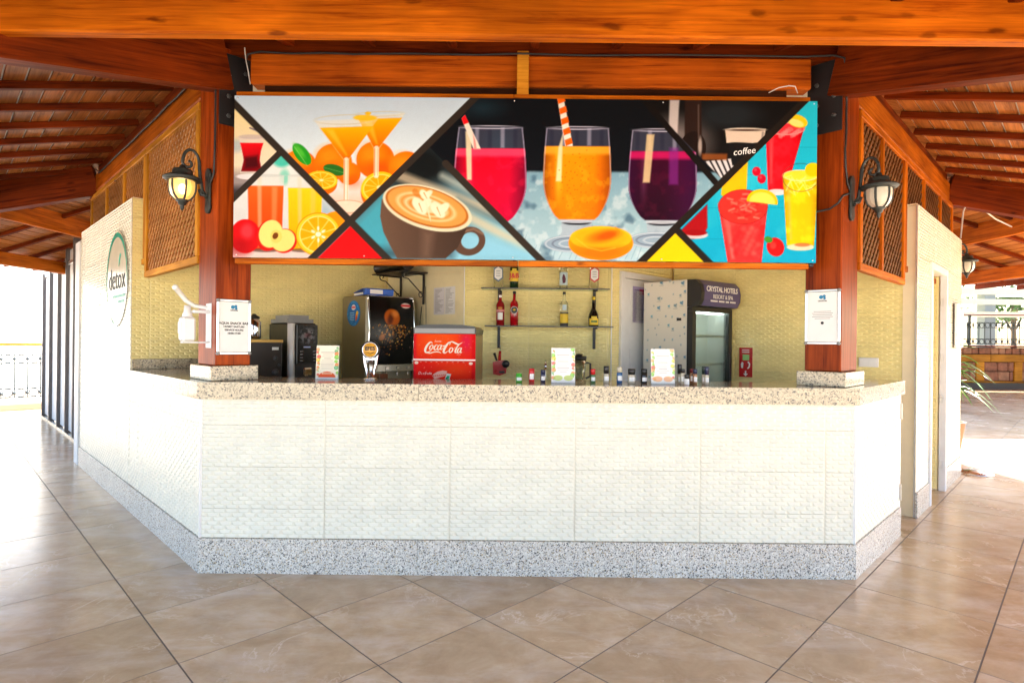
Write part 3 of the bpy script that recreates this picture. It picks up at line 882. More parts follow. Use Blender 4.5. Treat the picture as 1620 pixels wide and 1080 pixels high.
# ------------------------------------------------------------------ printed pictures: colours painted on fine grids
class Canvas:
    def __init__(s, w, h, nx, ny, bg=(255,255,255)):
        s.w, s.h, s.nx, s.ny, s.gain = w, h, nx, ny, .9
        s.X, s.Y = np.meshgrid(np.linspace(0, w, nx), np.linspace(0, h, ny))
        s.px = max(w/(nx-1), h/(ny-1))
        s.a = np.empty((ny, nx, 3)); s.a[:] = bg
    def grad(s, c0, c1, p0, p1):
        d = np.array(p1, float)-np.array(p0, float)
        t = np.clip(((s.X-p0[0])*d[0]+(s.Y-p0[1])*d[1])/(d@d), 0, 1)[..., None]
        return np.array(c0)*(1-t)+np.array(c1)*t
    def put(s, m, c, al=1.0):
        m = (np.clip(m, 0, 1)*al)[..., None]
        s.a = s.a*(1-m)+np.asarray(c, float)*m
    def poly_m(s, pts, soft=None):
        soft = soft or s.px
        inside = np.zeros(s.X.shape, bool); dist = np.full(s.X.shape, 1e9)
        n = len(pts)
        for i in range(n):
            (x0, y0), (x1, y1) = pts[i], pts[(i+1) % n]
            c = ((y0 > s.Y) != (y1 > s.Y)) & (s.X < (x1-x0)*(s.Y-y0)/((y1-y0) or 1e-9)+x0)
            inside ^= c
            dx, dy = x1-x0, y1-y0
            t = np.clip(((s.X-x0)*dx+(s.Y-y0)*dy)/max(1e-9, dx*dx+dy*dy), 0, 1)
            dist = np.minimum(dist, np.hypot(s.X-x0-t*dx, s.Y-y0-t*dy))
        return np.clip(np.where(inside, dist, -dist)/soft+.5, 0, 1)
    def ell_m(s, cx, cy, rx, ry, rot=0.0, soft=None):
        soft = soft or s.px
        c, q = math.cos(rot), math.sin(rot)
        u = (s.X-cx)*c+(s.Y-cy)*q; v = -(s.X-cx)*q+(s.Y-cy)*c
        r = np.hypot(u/rx, v/ry)
        return np.clip((1-r)*min(rx, ry)/soft+.5, 0, 1)
    def line_m(s, pts, w, soft=None):
        soft = soft or s.px
        d = np.full(s.X.shape, 1e9)
        ws = w if isinstance(w, (list, tuple)) else [w]*len(pts)
        for i in range(len(pts)-1):
            (x0, y0), (x1, y1) = pts[i], pts[i+1]
            dx, dy = x1-x0, y1-y0
            t = np.clip(((s.X-x0)*dx+(s.Y-y0)*dy)/max(1e-9, dx*dx+dy*dy), 0, 1)
            d = np.minimum(d, np.hypot(s.X-x0-t*dx, s.Y-y0-t*dy)-(ws[i]*(1-t)+ws[i+1]*t)/2)
        return np.clip(-d/soft+.5, 0, 1)
    def poly(s, pts, c, al=1, soft=None, clip=None):
        m = s.poly_m(pts, soft); s.put(m if clip is None else m*clip, c, al)
    def ell(s, cx, cy, rx, ry, c, al=1, rot=0.0, soft=None, clip=None):
        m = s.ell_m(cx, cy, rx, ry, rot, soft); s.put(m if clip is None else m*clip, c, al)
    def line(s, pts, w, c, al=1, soft=None, clip=None):
        m = s.line_m(pts, w, soft); s.put(m if clip is None else m*clip, c, al)
    def noise(s, scale, seed=0, oct=3):
        r = np.random.default_rng(seed); out = np.zeros(s.X.shape); amp = 1.0
        for o in range(oct):
            gx, gy = int((s.X.max()-s.X.min())/scale)+3, int((s.Y.max()-s.Y.min())/scale)+3
            g = r.random((gy, gx)); x = (s.X-s.X.min())/scale; y = (s.Y-s.Y.min())/scale
            i, j = x.astype(int), y.astype(int); fx, fy = x-i, y-j
            fx, fy = fx*fx*(3-2*fx), fy*fy*(3-2*fy)
            out += amp*((g[j,i]*(1-fx)+g[j,i+1]*fx)*(1-fy)+(g[j+1,i]*(1-fx)+g[j+1,i+1]*fx)*fy)
            amp *= .5; scale /= 2
        return out/(2-.5**(oct-1))
    def mesh(s, name, W, H, warp=None):
        """grid standing in xz, x 0..W, z 0..H (top row first), facing -y"""
        me = bpy.data.meshes.new(name)
        n = s.nx*s.ny
        co = np.zeros((s.ny, s.nx, 3))
        co[..., 0] = np.linspace(0, W, s.nx)[None, :]; co[..., 2] = np.linspace(H, 0, s.ny)[:, None]
        if warp is not None: co = warp(co)
        idx = np.arange(n).reshape(s.ny, s.nx)
        q = np.stack([idx[1:, :-1], idx[1:, 1:], idx[:-1, 1:], idx[:-1, :-1]], -1).reshape(-1, 4)
        me.vertices.add(n); me.vertices.foreach_set("co", co.reshape(-1).astype(np.float32))
        me.loops.add(q.size); me.loops.foreach_set("vertex_index", q.reshape(-1).astype(np.int32))
        me.polygons.add(len(q)); me.polygons.foreach_set("loop_start", np.arange(0, q.size, 4, dtype=np.int32))
        me.update(calc_edges=True)
        c = np.clip(s.a, 0, 255)/255
        c = np.where(c <= .04045, c/12.92, ((c+.055)/1.055)**2.4)*s.gain
        rgba = np.ones((n, 4), np.float32); rgba[:, :3] = c.reshape(-1, 3)
        at_ = me.color_attributes.new("print", 'FLOAT_COLOR', 'POINT')
        at_.data.foreach_set("color", rgba.reshape(-1))
        me.polygons.foreach_set("use_smooth", np.ones(len(q), bool))
        return me

def paint_sign():
    # own coordinates: x 0..2990, y 0..831, the drawn picture's left top corner at (30, 72)
    c = Canvas(2990, 831, 860, 240, (20, 22, 26))
    X, Y = c.X+30, c.Y+72+.0055*c.X
    c.X, c.Y = X, Y
    d1 = X-Y           # grows towards lower left ... upper right
    d2 = X+Y
    half = lambda v: np.clip(v/c.px/1.4+.5, 0, 1)
    n1, n2 = c.noise(160, 1), c.noise(40, 2)
    above1, left2 = half(d1+85), half(1342-d2)
    # martini panel
    B = above1*left2
    c.put(B, c.grad((204,224,243), (226,240,250), (0,70), (0,420)))
    c.put(B*np.clip((Y-500)/120, 0, 1), (246,196,172), .85)
    for x, y, r in ((365,440,92), (540,410,95), (755,400,98), (915,445,92), (620,470,60)):
        c.ell(x, y, r, r*.98, (244,112,8), 1, clip=B); c.ell(x-22, y-30, r*.6, r*.5, (255,158,40), .7, soft=60, clip=B); c.ell(x+20, y+45, r*.7, r*.4, (214,70,4), .5, soft=50, clip=B)
    c.ell(378, 372, 66, 34, (40,150,40), 1, .9, clip=B); c.ell(365, 355, 40, 14, (96,196,70), .8, .9, soft=14, clip=B)
    c.line([(340,335),(405,430)], 3, (160,220,130), .8, clip=B)
    c.ell(545, 452, 58, 28, (42,104,36), 1, .25, clip=B); c.line([(490,440),(600,468)], 3, (110,170,90), .8, clip=B)
    def half_orange(x, y, rx, ry, rot, clip):
        c.ell(x, y+ry*.35, rx*.98, ry*1.25, (242,108,4), 1, rot, clip=clip)
        c.ell(x, y, rx, ry, (252,196,40), 1, rot, clip=clip); c.ell(x, y, rx*.88, ry*.84, (255,226,120), 1, rot, clip=clip); c.ell(x, y, rx*.82, ry*.77, (252,166,8), 1, rot, clip=clip)
        for k in range(10):
            a = k*PI/5+.2
            c.line([(x, y), (x+rx*.8*math.cos(a), y+ry*.76*math.sin(a))], [3, 7], (255,214,110), .75, clip=clip)
        c.ell(x, y, rx*.12, ry*.12, (255,236,180), 1, rot, clip=clip)
    half_orange(480, 505, 82, 48, .05, B); half_orange(775, 540, 95, 78, -.35, B)
    def martini(pts, rim, liq, stem, base, clip):
        c.poly(pts, (250,238,214), .45, clip=clip)
        l = liq; c.poly(l, c.grad((255,184,24), (250,108,0), (0, l[0][1]), (0, l[2][1])), 1, clip=clip)
        c.poly([(l[0][0]+30, l[0][1]+8), (l[0][0]+70, l[0][1]+8), (l[2][0]-4, l[2][1]-22), (l[2][0]-12, l[2][1]-20)], (255,214,90), .5, soft=14, clip=clip)
        m = c.ell_m(rim[0], rim[1], rim[2], rim[3], -.03)-c.ell_m(rim[0], rim[1], rim[2]-4, rim[3]-4, -.03)
        c.put(m*clip, (214,206,176), .9)
        c.line(stem, 26, (250,240,226), .85, clip=clip); c.line([(stem[0][0]-9, stem[0][1]), (stem[1][0]-9, stem[1][1])], 5, (196,120,70), .7, clip=clip); c.line([(stem[0][0]+8, stem[0][1]), (stem[1][0]+8, stem[1][1])], 4, (226,170,120), .7, clip=clip)
        if base:
            c.ell(*base, (248,226,208), .8, clip=clip)
            mm = c.ell_m(*base)-c.ell_m(base[0], base[1], base[2]-5, base[3]-4); c.put(mm*clip, (196,150,124), .9)
    martini([(645,172),(906,158),(772,345),(748,345)], (776,164,130,14), [(665,190),(892,182),(770,338),(748,338)], [(760,340),(760,480)], None, B)
    martini([(440,200),(768,186),(618,402),(592,402)], (603,193,164,26), [(468,236),(742,226),(616,398),(594,398)], [(606,400),(606,612)], (612,640,98,34), B)
    c.ell(700, 183, 60, 15, (250,196,40), .9, clip=B); c.ell(715, 160, 16, 8, (240,190,40), 1, clip=B)
    # tea panel
    A = half(-85-d1)*half(632-d2)
    c.put(A, c.grad((246,226,170), (236,222,196), (0,120), (0,360)))
    c.put(A*np.clip((Y-430)/60, 0, 1), (150,140,140)); c.put(A*np.clip((Y-520)/40, 0, 1), (62,56,60))
    c.ell(40, 330, 40, 34, (150,170,190), .6, soft=30, clip=A)
    c.poly([(52,285),(186,285),(172,350),(166,400),(180,470),(62,470),(76,400),(66,350)], (226,214,206), .8, clip=A)
    c.poly([(60,315),(180,315),(168,355),(162,402),(174,462),(66,462),(80,402),(70,355)], c.grad((226,20,34), (110,6,16), (0,315), (0,465)), 1, clip=A)
    c.poly([(84,390),(150,380),(158,440),(86,446)], (40,4,10), .7, soft=20, clip=A)
    c.ell(119, 284, 68, 12, (196,180,180), .7, clip=A); c.ell(120, 488, 78, 16, (232,226,230), .95, clip=A)
    c.line([(110,238),(140,250),(160,262)], 8, (90,80,110), .8, clip=A)
    # juice panel
    C_ = half(-85-d1)*half(d2-632)*left2
    c.put(C_, c.grad((232,236,236), (206,206,210), (0,400), (0,900)))
    c.ell(275, 405, 46, 34, (60,190,170), .85, soft=18, clip=C_); c.ell(290, 490, 26, 40, (90,196,170), .6, soft=18, clip=C_)
    c.poly([(480,600),(640,720),(560,900),(420,900)], (120,160,190), .5, soft=60, clip=C_)
    c.put(C_*np.clip((Y-840)/40, 0, 1), (236,206,200), .9)
    for x0, x1, yt, ca, cb in ((100,288,535,(244,104,40),(228,62,10)), (306,486,545,(252,206,40),(248,168,6))):
        c.poly([(x0,482),(x1,482),(x1-8,770),(x0+8,770)], (224,226,224), .75, clip=C_)
        c.poly([(x0+2,yt),(x1-2,yt),(x1-10,866),(x0+10,866)], c.grad(ca, cb, (0,yt), (0,866)), 1, clip=C_)
        c.poly([(x0+50,490),(x0+72,490),(x0+76,850),(x0+58,850)], (255,214,190), .5, soft=10, clip=C_); c.poly([(x1-62,540),(x1-34,540),(x1-38,760),(x1-62,760)], (255,206,170), .35, soft=14, clip=C_)
        c.ell((x0+x1)/2, 482, (x1-x0)/2, 8, (200,206,206), .7, clip=C_)
        c.ell((x0+x1)/2, 866, (x1-x0)/2-16, 11, (90,70,60), .7, clip=C_)
    c.ell(560, 745, 90, 80, (250,150,20), 1, clip=C_)
    c.ell(92, 795, 78, 88, (206,16,24), 1, clip=C_); c.ell(100, 770, 32, 40, (246,80,90), .75, soft=26, clip=C_); c.ell(60, 850, 60, 44, (150,6,14), .6, soft=50, clip=C_)
    c.ell(212, 790, 62, 82, (200,30,24), 1, .25, clip=C_); c.ell(292, 818, 66, 62, (200,30,24), 1, -.5, clip=C_)
    c.ell(222, 782, 60, 72, (248,226,140), 1, .25, clip=C_); c.ell(286, 815, 62, 56, (246,222,136), 1, -.5, clip=C_); c.ell(250, 795, 30, 34, (240,210,116), 1, clip=C_); c.ell(246, 792, 14, 18, (110,60,20), 1, .5, clip=C_)
    c.ell(466, 783, 116, 112, (246,150,10), 1, clip=C_); c.ell(466, 783, 110, 106, (255,206,60), 1, clip=C_); c.ell(466, 783, 97, 94, (255,232,150), 1, clip=C_); c.ell(466, 783, 92, 89, (253,170,6), 1, clip=C_)
    for k in range(10):
        a = k*PI/5+.3
        c.line([(466,783),(466+90*math.cos(a),783+88*math.sin(a))], [4,8], (255,218,120), .8, clip=C_)
    for k in range(6):
        a = k*PI/3+.5
        c.ell(466+30*math.cos(a), 783+30*math.sin(a), 12, 6, (255,250,230), .9, a, clip=C_)
    c.ell(466, 783, 14, 13, (255,248,220), 1, clip=C_)
    # coffee cup panel
    D = half(d2-1342)*half(700-d1)*half(d1+93)
    D = np.clip(half(d2-1342)*half(700-d1), 0, 1)
    c.put(D, c.grad((44,54,58), (146,200,222), (960,330), (1160,880)))
    c.put(D*np.clip(n1*1.6-.6, 0, 1), (90,120,130), .4)
    c.ell(960, 430, 190, 110, (14,17,18), .96, soft=90, clip=D)
    for p, q, w_, cc in (((880,480),(1420,690),52,(206,190,164)), ((1100,480),(1330,600),36,(176,186,180)), ((1240,690),(1560,860),44,(220,206,176)), ((1180,600),(1560,800),20,(90,120,130))):
        c.line([p, q], w_, cc, .75, soft=30, clip=D)
    c.poly([(640,740),(800,560),(840,900),(760,900)], (78,168,190), .9, soft=60, clip=D)
    c.put(D*c.poly_m([(1180,740),(1620,880),(1620,910),(1100,910)], 60), (150,206,232), .9)
    c.poly([(780,850),(1180,850),(1160,910),(760,910)], (40,60,70), .6, soft=50, clip=D)
    hm = c.ell_m(1240, 815, 84, 74, -.25)-c.ell_m(1245, 812, 46, 42, -.4)
    c.put(hm*D, (92,68,56)); c.line([(1200,770),(1262,752),(1310,776)], 12, (150,124,108), .7, soft=10, clip=D)
    body = [(790,600),(782,690),(800,770),(835,840),(872,905),(1120,905),(1180,850),(1215,780),(1245,690)]
    c.poly(body, c.grad((104,80,66), (62,46,38), (800,0), (1240,0)), 1, clip=D)
    c.poly([(1000,760),(1060,770),(1040,900),(1000,900)], (128,102,88), .6, soft=50, clip=D)
    c.ell(1024, 645, 236, 108, (226,222,196), 1, .28, clip=D); c.ell(1022, 640, 220, 96, (176,104,40), 1, .28, clip=D); c.ell(1022, 638, 208, 88, (218,160,88), 1, .28, clip=D)
    for rx, ry, cc in ((160,66,(240,214,164)), (140,55,(206,138,64)), (118,46,(244,224,184)), (98,37,(204,130,56)), (72,27,(246,230,196))):
        c.ell(1018, 640, rx, ry, cc, .85, .28, soft=8, clip=D)
    c.line([(960,560),(1010,640),(1044,712)], [30,16,4], (200,124,50), .7, soft=8, clip=D)
    for x, y, s_ in ((1010,580,34), (985,635,52), (1078,655,50)):
        c.ell(x, y, s_, s_*.55, (250,240,214), .95, .9, soft=6, clip=D); c.ell(x+s_*.5, y-6, s_*.8, s_*.42, (250,240,214), .95, -.7, soft=6, clip=D)
        c.line([(x-4, y-12), (x+14, y+s_*.6)], [6, 2], (206,132,60), .8, clip=D)
    c.line([(1010,600),(1036,690),(1044,716)], [10,10,3], (248,234,204), .8, clip=D)
    # smoothie panel
    E = half(d2-1342)*half(d1-700)*half(3041-d2)*half(2045-d1)
    c.put(E, c.grad((16,18,22), (10,14,20), (0,90), (0,430)))
    c.put(E*c.ell_m(1390, 330, 70, 90, 0, 90), (26,60,70), .5); c.put(E*c.ell_m(1300, 130, 90, 40, 0, 70), (40,70,84), .5)
    tab = np.clip((Y-448)/14, 0, 1)*E
    c.put(tab, c.grad((126,164,184), (186,214,226), (0,450), (0,900)))
    c.put(tab*np.clip((n2-.52)*4, 0, 1), (226,238,244), .5); c.put(tab*np.clip((c.noise(70,5)-.6)*5, 0, 1), (40,70,96), .55)
    for k in range(26):
        x = 1500+k*40+(k*37 % 23)
        c.line([(x,905),(x+34,780+(k*53 % 70))], 4, (96,130,160), .35, clip=E)
    def tumbler(cx, rim, top, bul, byl, bot, by, ly, cols, streak, stem=None, base=None, clip=None):
        def hw(y):
            if y < byl:
                f = (y-top)/(byl-top); return rim+(bul-rim)*math.sin(f*PI/2)
            f = (y-byl)/(by-byl); return bot+(bul-bot)*math.cos(f*PI/2)**.75
        ys = [top+(by-top)*k/22 for k in range(23)]
        out = [(cx+hw(y), y) for y in ys]+[(cx-hw(y), y) for y in ys[::-1]]
        if stem:
            c.poly([(cx-stem, by-6), (cx+stem, by-6), (cx+stem*.9, by+60), (cx+stem*1.1, by+90), (cx-stem*1.1, by+90), (cx-stem*.9, by+60)], (176,190,206), .85, clip=clip)
            c.ell(cx, by+16, stem*.86, 12, (24,26,34), .9, clip=clip); c.ell(cx, by+10, stem, 8, (220,226,240), .8, clip=clip)
        if base:
            c.ell(cx+base[0], base[1], base[2], base[3], (150,170,190), .9, clip=clip)
            for f in (.95, .7, .45):
                m = c.ell_m(cx+base[0], base[1], base[2]*f, base[3]*f)-c.ell_m(cx+base[0], base[1], base[2]*f-6, base[3]*f-4); c.put(m*clip, (232,238,248) if f != .7 else (86,90,110), .8)
        m = c.poly_m(out)*clip
        c.put(m, (92,94,118), .55)
        for k in range(5):
            x = cx-rim+rim*2*(k+.5)/5
            c.put(m*c.poly_m([(x-14,top),(x+6,top),(x+6,ly),(x-14,ly)], 10), (206,204,230) if k % 2 else (40,40,60), .5)
        lq = m*np.clip((Y-ly)/8, 0, 1)
        c.put(lq, c.grad(cols[0], cols[1], (0, ly), (0, by)))
        c.put(lq*np.clip((cx-Y*0-X+bul*.1)/bul*.0+np.clip((X-cx)/bul, 0, 1), 0, 1), cols[2], .55)
        e2 = ((X-cx)/bul)**2
        c.put(lq*np.clip(e2*1.5-.35, 0, 1), tuple(v*.55 for v in cols[2]), .75)
        c.put(lq*np.clip(1-np.abs((X-cx)/bul+.55)*7, 0, 1)*np.clip((by-60-Y)/120, 0, 1), tuple(min(255, v+90) for v in cols[0]), .35)
        c.put(lq*np.clip((n2-.55)*5, 0, 1), cols[3], .3)
        c.put(lq*(1-np.clip((Y-ly-34)/20, 0, 1)), cols[4], .85)
        c.put(m*c.poly_m(streak, 8), (255,240,200) if cols[0][0] > 100 else (230,206,160), .85)
        mm = m-c.poly_m([(cx+(x-cx)*.965, y+(3 if y < by-5 else -2)) for x, y in out])*clip
        c.put(np.clip(mm, 0, 1), (214,206,236), .55)
        mr = c.ell_m(cx, top, rim, 9)-c.ell_m(cx, top, rim-5, 5); c.put(mr*clip, (226,224,246), .95)
    tumbler(1345, 164, 229, 186, 520, 96, 712, 335, ((236,10,40),(196,2,60),(170,0,70),(255,60,90),(252,84,120)), [(1216,250),(1246,250),(1250,500),(1226,500)], 60, None, E)
    c.poly([(1195,185),(1212,166),(1300,350),(1262,350)], (246,236,224), 1, clip=E*np.clip((345-Y)/8, 0, 1)); c.poly([(1195,185),(1212,166),(1232,206),(1208,216)], (232,30,40), 1, clip=E); c.poly([(1254,262),(1268,300),(1276,350),(1262,350)], (236,150,150), .9, clip=E*np.clip((345-Y)/8, 0, 1))
    tumbler(1791, 160, 231, 174, 500, 92, 702, 322, ((252,160,24),(238,128,6),(220,100,0),(255,196,60),(255,178,60)), [(1694,330),(1716,260),(1710,505),(1682,505)], 82, (-28,826,140,44), E)
    for k in range(60):
        a, r = k*2.4, 20+(k*47 % 130)
        c.ell(1791+r*math.cos(a), 500+r*1.2*math.sin(a), 3.5, 3, (170,84,10), .6, clip=E)
    sc_ = E*np.clip((330-Y)/8, 0, 1)
    c.poly([(1684,72),(1716,72),(1768,325),(1728,325)], (250,244,232), 1, clip=sc_)
    for k in range(5):
        y = 78+k*54
        x = 1684+(y-72)*.185
        c.poly([(x,y),(x+34,y-14),(x+42,y+16),(x+6,y+30)], (240,104,20), 1, clip=sc_)
    tumbler(2230, 158, 240, 176, 520, 90, 704, 345, ((58,6,36),(34,2,24),(84,14,84),(96,16,50),(206,34,104)), [(2146,262),(2186,262),(2164,510),(2128,510)], 84, (-30,806,150,42), E)
    c.put(E*c.poly_m([(2262,330),(2310,330),(2310,520),(2262,520)], 14), (136,50,146), .6)
    c.ell(1916, 822, 166, 88, (250,150,16), 1, clip=E); c.ell(1916, 796, 158, 62, (255,190,40), 1, clip=E); c.ell(1916, 868, 140, 40, (246,116,4), .8, soft=40, clip=E*c.ell_m(1916, 822, 166, 88))
    c.ell(1916, 794, 140, 50, (255,176,30), .9, soft=16, clip=E); c.ell(1930, 786, 84, 30, (240,118,14), .9, -.2, soft=22, clip=E); c.ell(1948, 782, 50, 17, (206,84,10), .8, -.25, soft=14, clip=E); c.line([(1990,742),(2010,760),(2000,778)], 8, (250,140,20), .8, soft=8, clip=E); c.line([(1790,800),(1850,846),(1920,862),(1990,846)], 5, (255,206,90), .6, soft=8, clip=E)
    # espresso panel
    Fp = half(d1-2045)*half(3041-d2)
    c.put(Fp, (20,18,18)); c.ell(2300, 300, 150, 110, (150,140,140), .8, soft=120, clip=Fp); c.ell(2560, 160, 160, 70, (36,40,44), .9, soft=60, clip=Fp)
    c.poly([(2262,84),(2312,84),(2300,330),(2256,330)], (214,206,206), .9, soft=10, clip=Fp); c.poly([(2340,84),(2424,84),(2430,300),(2340,300)], (44,30,26), 1, soft=8, clip=Fp)
    c.ell(2385, 330, 66, 84, (30,20,18), 1, clip=Fp); c.ell(2420, 320, 10, 46, (210,196,190), .8, soft=8, clip=Fp); c.ell(2370, 350, 16, 14, (230,220,214), .8, soft=8, clip=Fp); c.line([(2410,110),(2412,280)], 8, (96,80,74), .8, clip=Fp)
    c.poly([(2440,400),(2620,380),(2560,560),(2480,520)], (226,224,230), 1, clip=Fp)
    for k in range(6):
        c.line([(2440+k*30,392),(2520+k*22,520)], 10, (22,20,26), .9, clip=Fp)
    c.poly([(2430,360),(2560,360),(2560,392),(2430,392)], (150,84,40), .8, soft=12, clip=Fp)
    c.poly([(2548,236),(2756,232),(2722,420),(2586,420)], (22,22,24), 1, clip=Fp); c.poly([(2548,236),(2756,232),(2746,298),(2690,304),(2600,300),(2556,304)], (226,208,192), 1, clip=Fp); c.ell(2652, 236, 104, 10, (250,240,226), 1, clip=Fp); c.ell(2652, 238, 94, 6, (90,70,60), 1, clip=Fp); c.line([(2742,250),(2724,410)], 10, (120,112,110), .7, soft=8, clip=Fp)
    # blue panel
    G = half(d2-3041)*half(d1-1555)
    c.put(G, c.grad((52,196,222), (22,166,204), (0,100), (0,900))); c.put(G*np.clip((n1-.55)*3, 0, 1), (120,220,236), .5)
    for y in (330, 470, 640, 800): c.line([(2300,y),(3040,y-6)], 3, (20,130,160), .5, clip=G)
    c.poly([(2540,480),(2666,400),(2660,560),(2560,600),(2530,570)], (250,190,30), 1, soft=8, clip=G)
    c.poly([(2320,760),(2460,620),(2462,740),(2440,780),(2390,800),(2340,780)], (160,16,26), 1, soft=8, clip=G); c.ell(2400, 778, 66, 20, (232,214,220), .9, clip=G); c.ell(2400, 766, 60, 16, (150,10,20), 1, clip=G)
    def mug(x0, x1, xb0, xb1, yt, yb, cols, clip, tilt=0):
        c.poly([(x0,yt+tilt),(x1,yt),(xb1,yb),(xb0,yb+tilt)], c.grad(cols[0], cols[1], (x0,0), (x1,0)), 1, clip=clip)
        c.poly([(x0+(x1-x0)*.08,yt+40),(x0+(x1-x0)*.2,yt+40),(xb0+(xb1-xb0)*.2,yb-30),(xb0+(xb1-xb0)*.1,yb-30)], (255,190,180), .35, soft=14, clip=clip)
        cx, rx = (x0+x1)/2, (x1-x0)/2
        mk = c.poly_m([(x0,yt+tilt),(x1,yt),(xb1,yb),(xb0,yb+tilt)])*clip; e2 = ((X-(cx+((xb0+xb1)/2-cx)*np.clip((Y-yt)/(yb-yt), 0, 1)))/rx)**2
        c.put(mk*np.clip(e2*1.4-.4, 0, 1), tuple(v*.6 for v in cols[1]), .7); c.put(mk*np.clip((n2-.5)*4, 0, 1), tuple(min(255, v+45) for v in cols[0]), .35)
        c.ell(cx, yt+tilt/2, rx, rx*.32, cols[2], 1, clip=clip)
        m = c.ell_m(cx, yt+tilt/2, rx, rx*.32)-c.ell_m(cx, yt+tilt/2, rx-5, rx*.32-4); c.put(m*clip, (244,226,220), .8)
    mug(2756, 2956, 2772, 2868, 215, 540, ((238,22,36),(216,14,34),(244,60,70)), G, 30)
    for k in range(24): c.ell(2770+(k*61 % 170), 230+(k*37 % 40), 16, 10, (255,150,150), .5, k, clip=G)
    c.ell(2818, 556, 50, 16, (236,226,232), .95, clip=G)
    c.ell(2918, 190, 54, 32, (248,206,40), 1, .3, clip=G); c.ell(2912, 200, 40, 18, (255,236,150), .9, .3, clip=G)
    mug(2846, 3030, 2870, 3010, 470, 830, ((244,206,20),(228,184,10),(248,220,70)), G)
    for k in range(18): c.line([(2860+(k*53 % 140), 480+(k*31 % 90)), (2890+(k*53 % 140), 470+(k*31 % 120))], 6, (255,240,150), .6, clip=G)
    c.ell(2940, 838, 70, 18, (240,222,190), .95, clip=G); c.ell(2950, 826, 40, 10, (230,110,60), .8, clip=G)
    m = c.ell_m(2938, 480, 94, 74)-c.ell_m(2938, 480, 90, 70); c.put(m*G, (60,70,60), .6)
    c.ell(3000, 440, 40, 36, (240,200,20), 1, clip=G)
    mug(2516, 2770, 2570, 2740, 620, 930, ((240,64,62),(232,48,52),(246,84,70)), G)
    m = c.ell_m(2643, 632, 126, 88)*G
    c.put(m, (238,58,52), 1)
    for k in range(40):
        a, r = k*2.4, 8+(k*29 % 96)
        c.line([(2643+r*math.cos(a), 632+r*.7*math.sin(a)), (2643+r*math.cos(a)+26, 632+r*.7*math.sin(a)-14+(k*17 % 30))], 9, ((255,170,150),(255,110,90),(214,30,36))[k % 3], .6, soft=8, clip=m)
    for k in range(30): c.ell(2590+(k*67 % 140), 740+(k*43 % 150), 14, 12, ((255,120,110),(220,30,40))[k % 2], .45, soft=14, clip=G)
    mm = c.ell_m(2643, 632, 128, 90)-c.ell_m(2643, 632, 124, 86); c.put(mm*G, (110,30,30), .8)
    lm = c.ell_m(2742, 604, 80, 62, .15)*half((Y-2742*0)-0*X-(535))*half(612+ (X-2742)*.12-Y)*G
    c.put(lm, (248,196,30)); c.put(lm*c.ell_m(2742, 606, 66, 50, .15), (255,228,110), .9)
    c.ell(2812, 838, 44, 50, (216,24,28), 1, -.5, clip=G); c.ell(2776, 800, 22, 16, (70,140,50), 1, .3, clip=G); c.ell(2800, 830, 16, 18, (250,90,80), .6, soft=10, clip=G)
    for x, y in ((2711,450),(2738,488)): c.ell(x, y, 22, 24, (206,20,50), 1, clip=G); c.ell(x-6, y-8, 8, 8, (246,90,110), .7, clip=G)
    # flat triangles and the dark bands
    c.put(half(d2-1370)*half(-100-d1), (222,18,24)); c.put(half(d2-3067)*half(1528-d1), (244,206,12))
    bar = (50,43,38)
    c.line([(0,85),(640,726),(830,916)], 36, bar); c.line([(1300,42),(400,942)], 36, bar); c.line([(0,630),(262,368)], 32, bar)
    c.line([(1115,416),(1640,941)], 36, bar); c.line([(2110,64),(2500,456+50)], 32, (22,18,17)); c.line([(2990,50),(2100,941)], 36, (34,28,24)); c.line([(2300,746),(2500,946)], 34, (34,28,24))
    # fine print grain, a little extra saturation
    g = c.a.mean(2, keepdims=True)
    c.a = g+(c.a-g)*1.14
    c.a *= 1+.025*(np.random.default_rng(2).random(c.X.shape)[..., None]-.5)+.02*(c.noise(26, 77)[..., None]-.5)
    c.gain = .78
    return c

sg = thing("signboard", "wide printed drinks signboard hanging over the bar between the two posts", "signboard", T((0, 3.50, 0)))
SX0, SX1 = at(370, 280, 3.50).x, at(1292, 280, 3.50).x
SZ0, SZ1 = at(830, 411.5, 3.50).z, at(830, 156, 3.50).z
J = T((0, -3.50, 0))
pr = paint_sign()
o = link("printed_face", pr.mesh("printed_face", SX1-SX0, SZ1-SZ0), M_PRINT, sg, T((SX0, 0, SZ0)))
b = MB(); b.box(SX0, SX1, .001, .022, SZ0, SZ1); part("backing_board", b, M_BLACKP, sg)
for za, zb in ((SZ1-.006, SZ1+.036), (SZ0-.034, SZ0-.001)):
    for xa, xb in ((SX0-.002, -.005 if za > 2.5 else .03), (-.003 if za > 2.5 else .034, SX1-.03)):
        b = MB(); b.box(xa, xb, .0245, .07, za, zb, None, 0, .003); part("frame_board", b, M_PINE, sg)
b = MB(); b.box(SX1-.028, SX1-.001, .0245, .07, SZ0-.02, SZ0+.0, None, 0, .003); part("end_cap", b, M_BLACKP, sg)
b = MB(); b.box(SX0+.14, SX1-.14, .10, .12, SZ1-.05, 3.0); part("gap_shade_strip", b, wood("gap shade wood", (.05,.015,.005), (.02,.006,.002)), sg)  # added dark strip that gives the gap above the sign its shade
cw = at(1177, 240, 3.5)
text("coffee", .056, M_INKWHT, sg, T((cw.x, -.0025, cw.z)) @ R(.10, 'Y') @ R(-.22, 'Y'), extrude=.0003, shear=.2)
for x in (SX0+.02, -.9, 0, .9, SX1-.02):
    for z in (SZ0+.015, SZ1-.015):
        b = MB(); b.lathe([(.005,0),(.004,.002),(.0001,.0025)], 8, T((x, -.0005, z)) @ R(PI/2, 'X')); part("screw", b, M_ALU, sg)
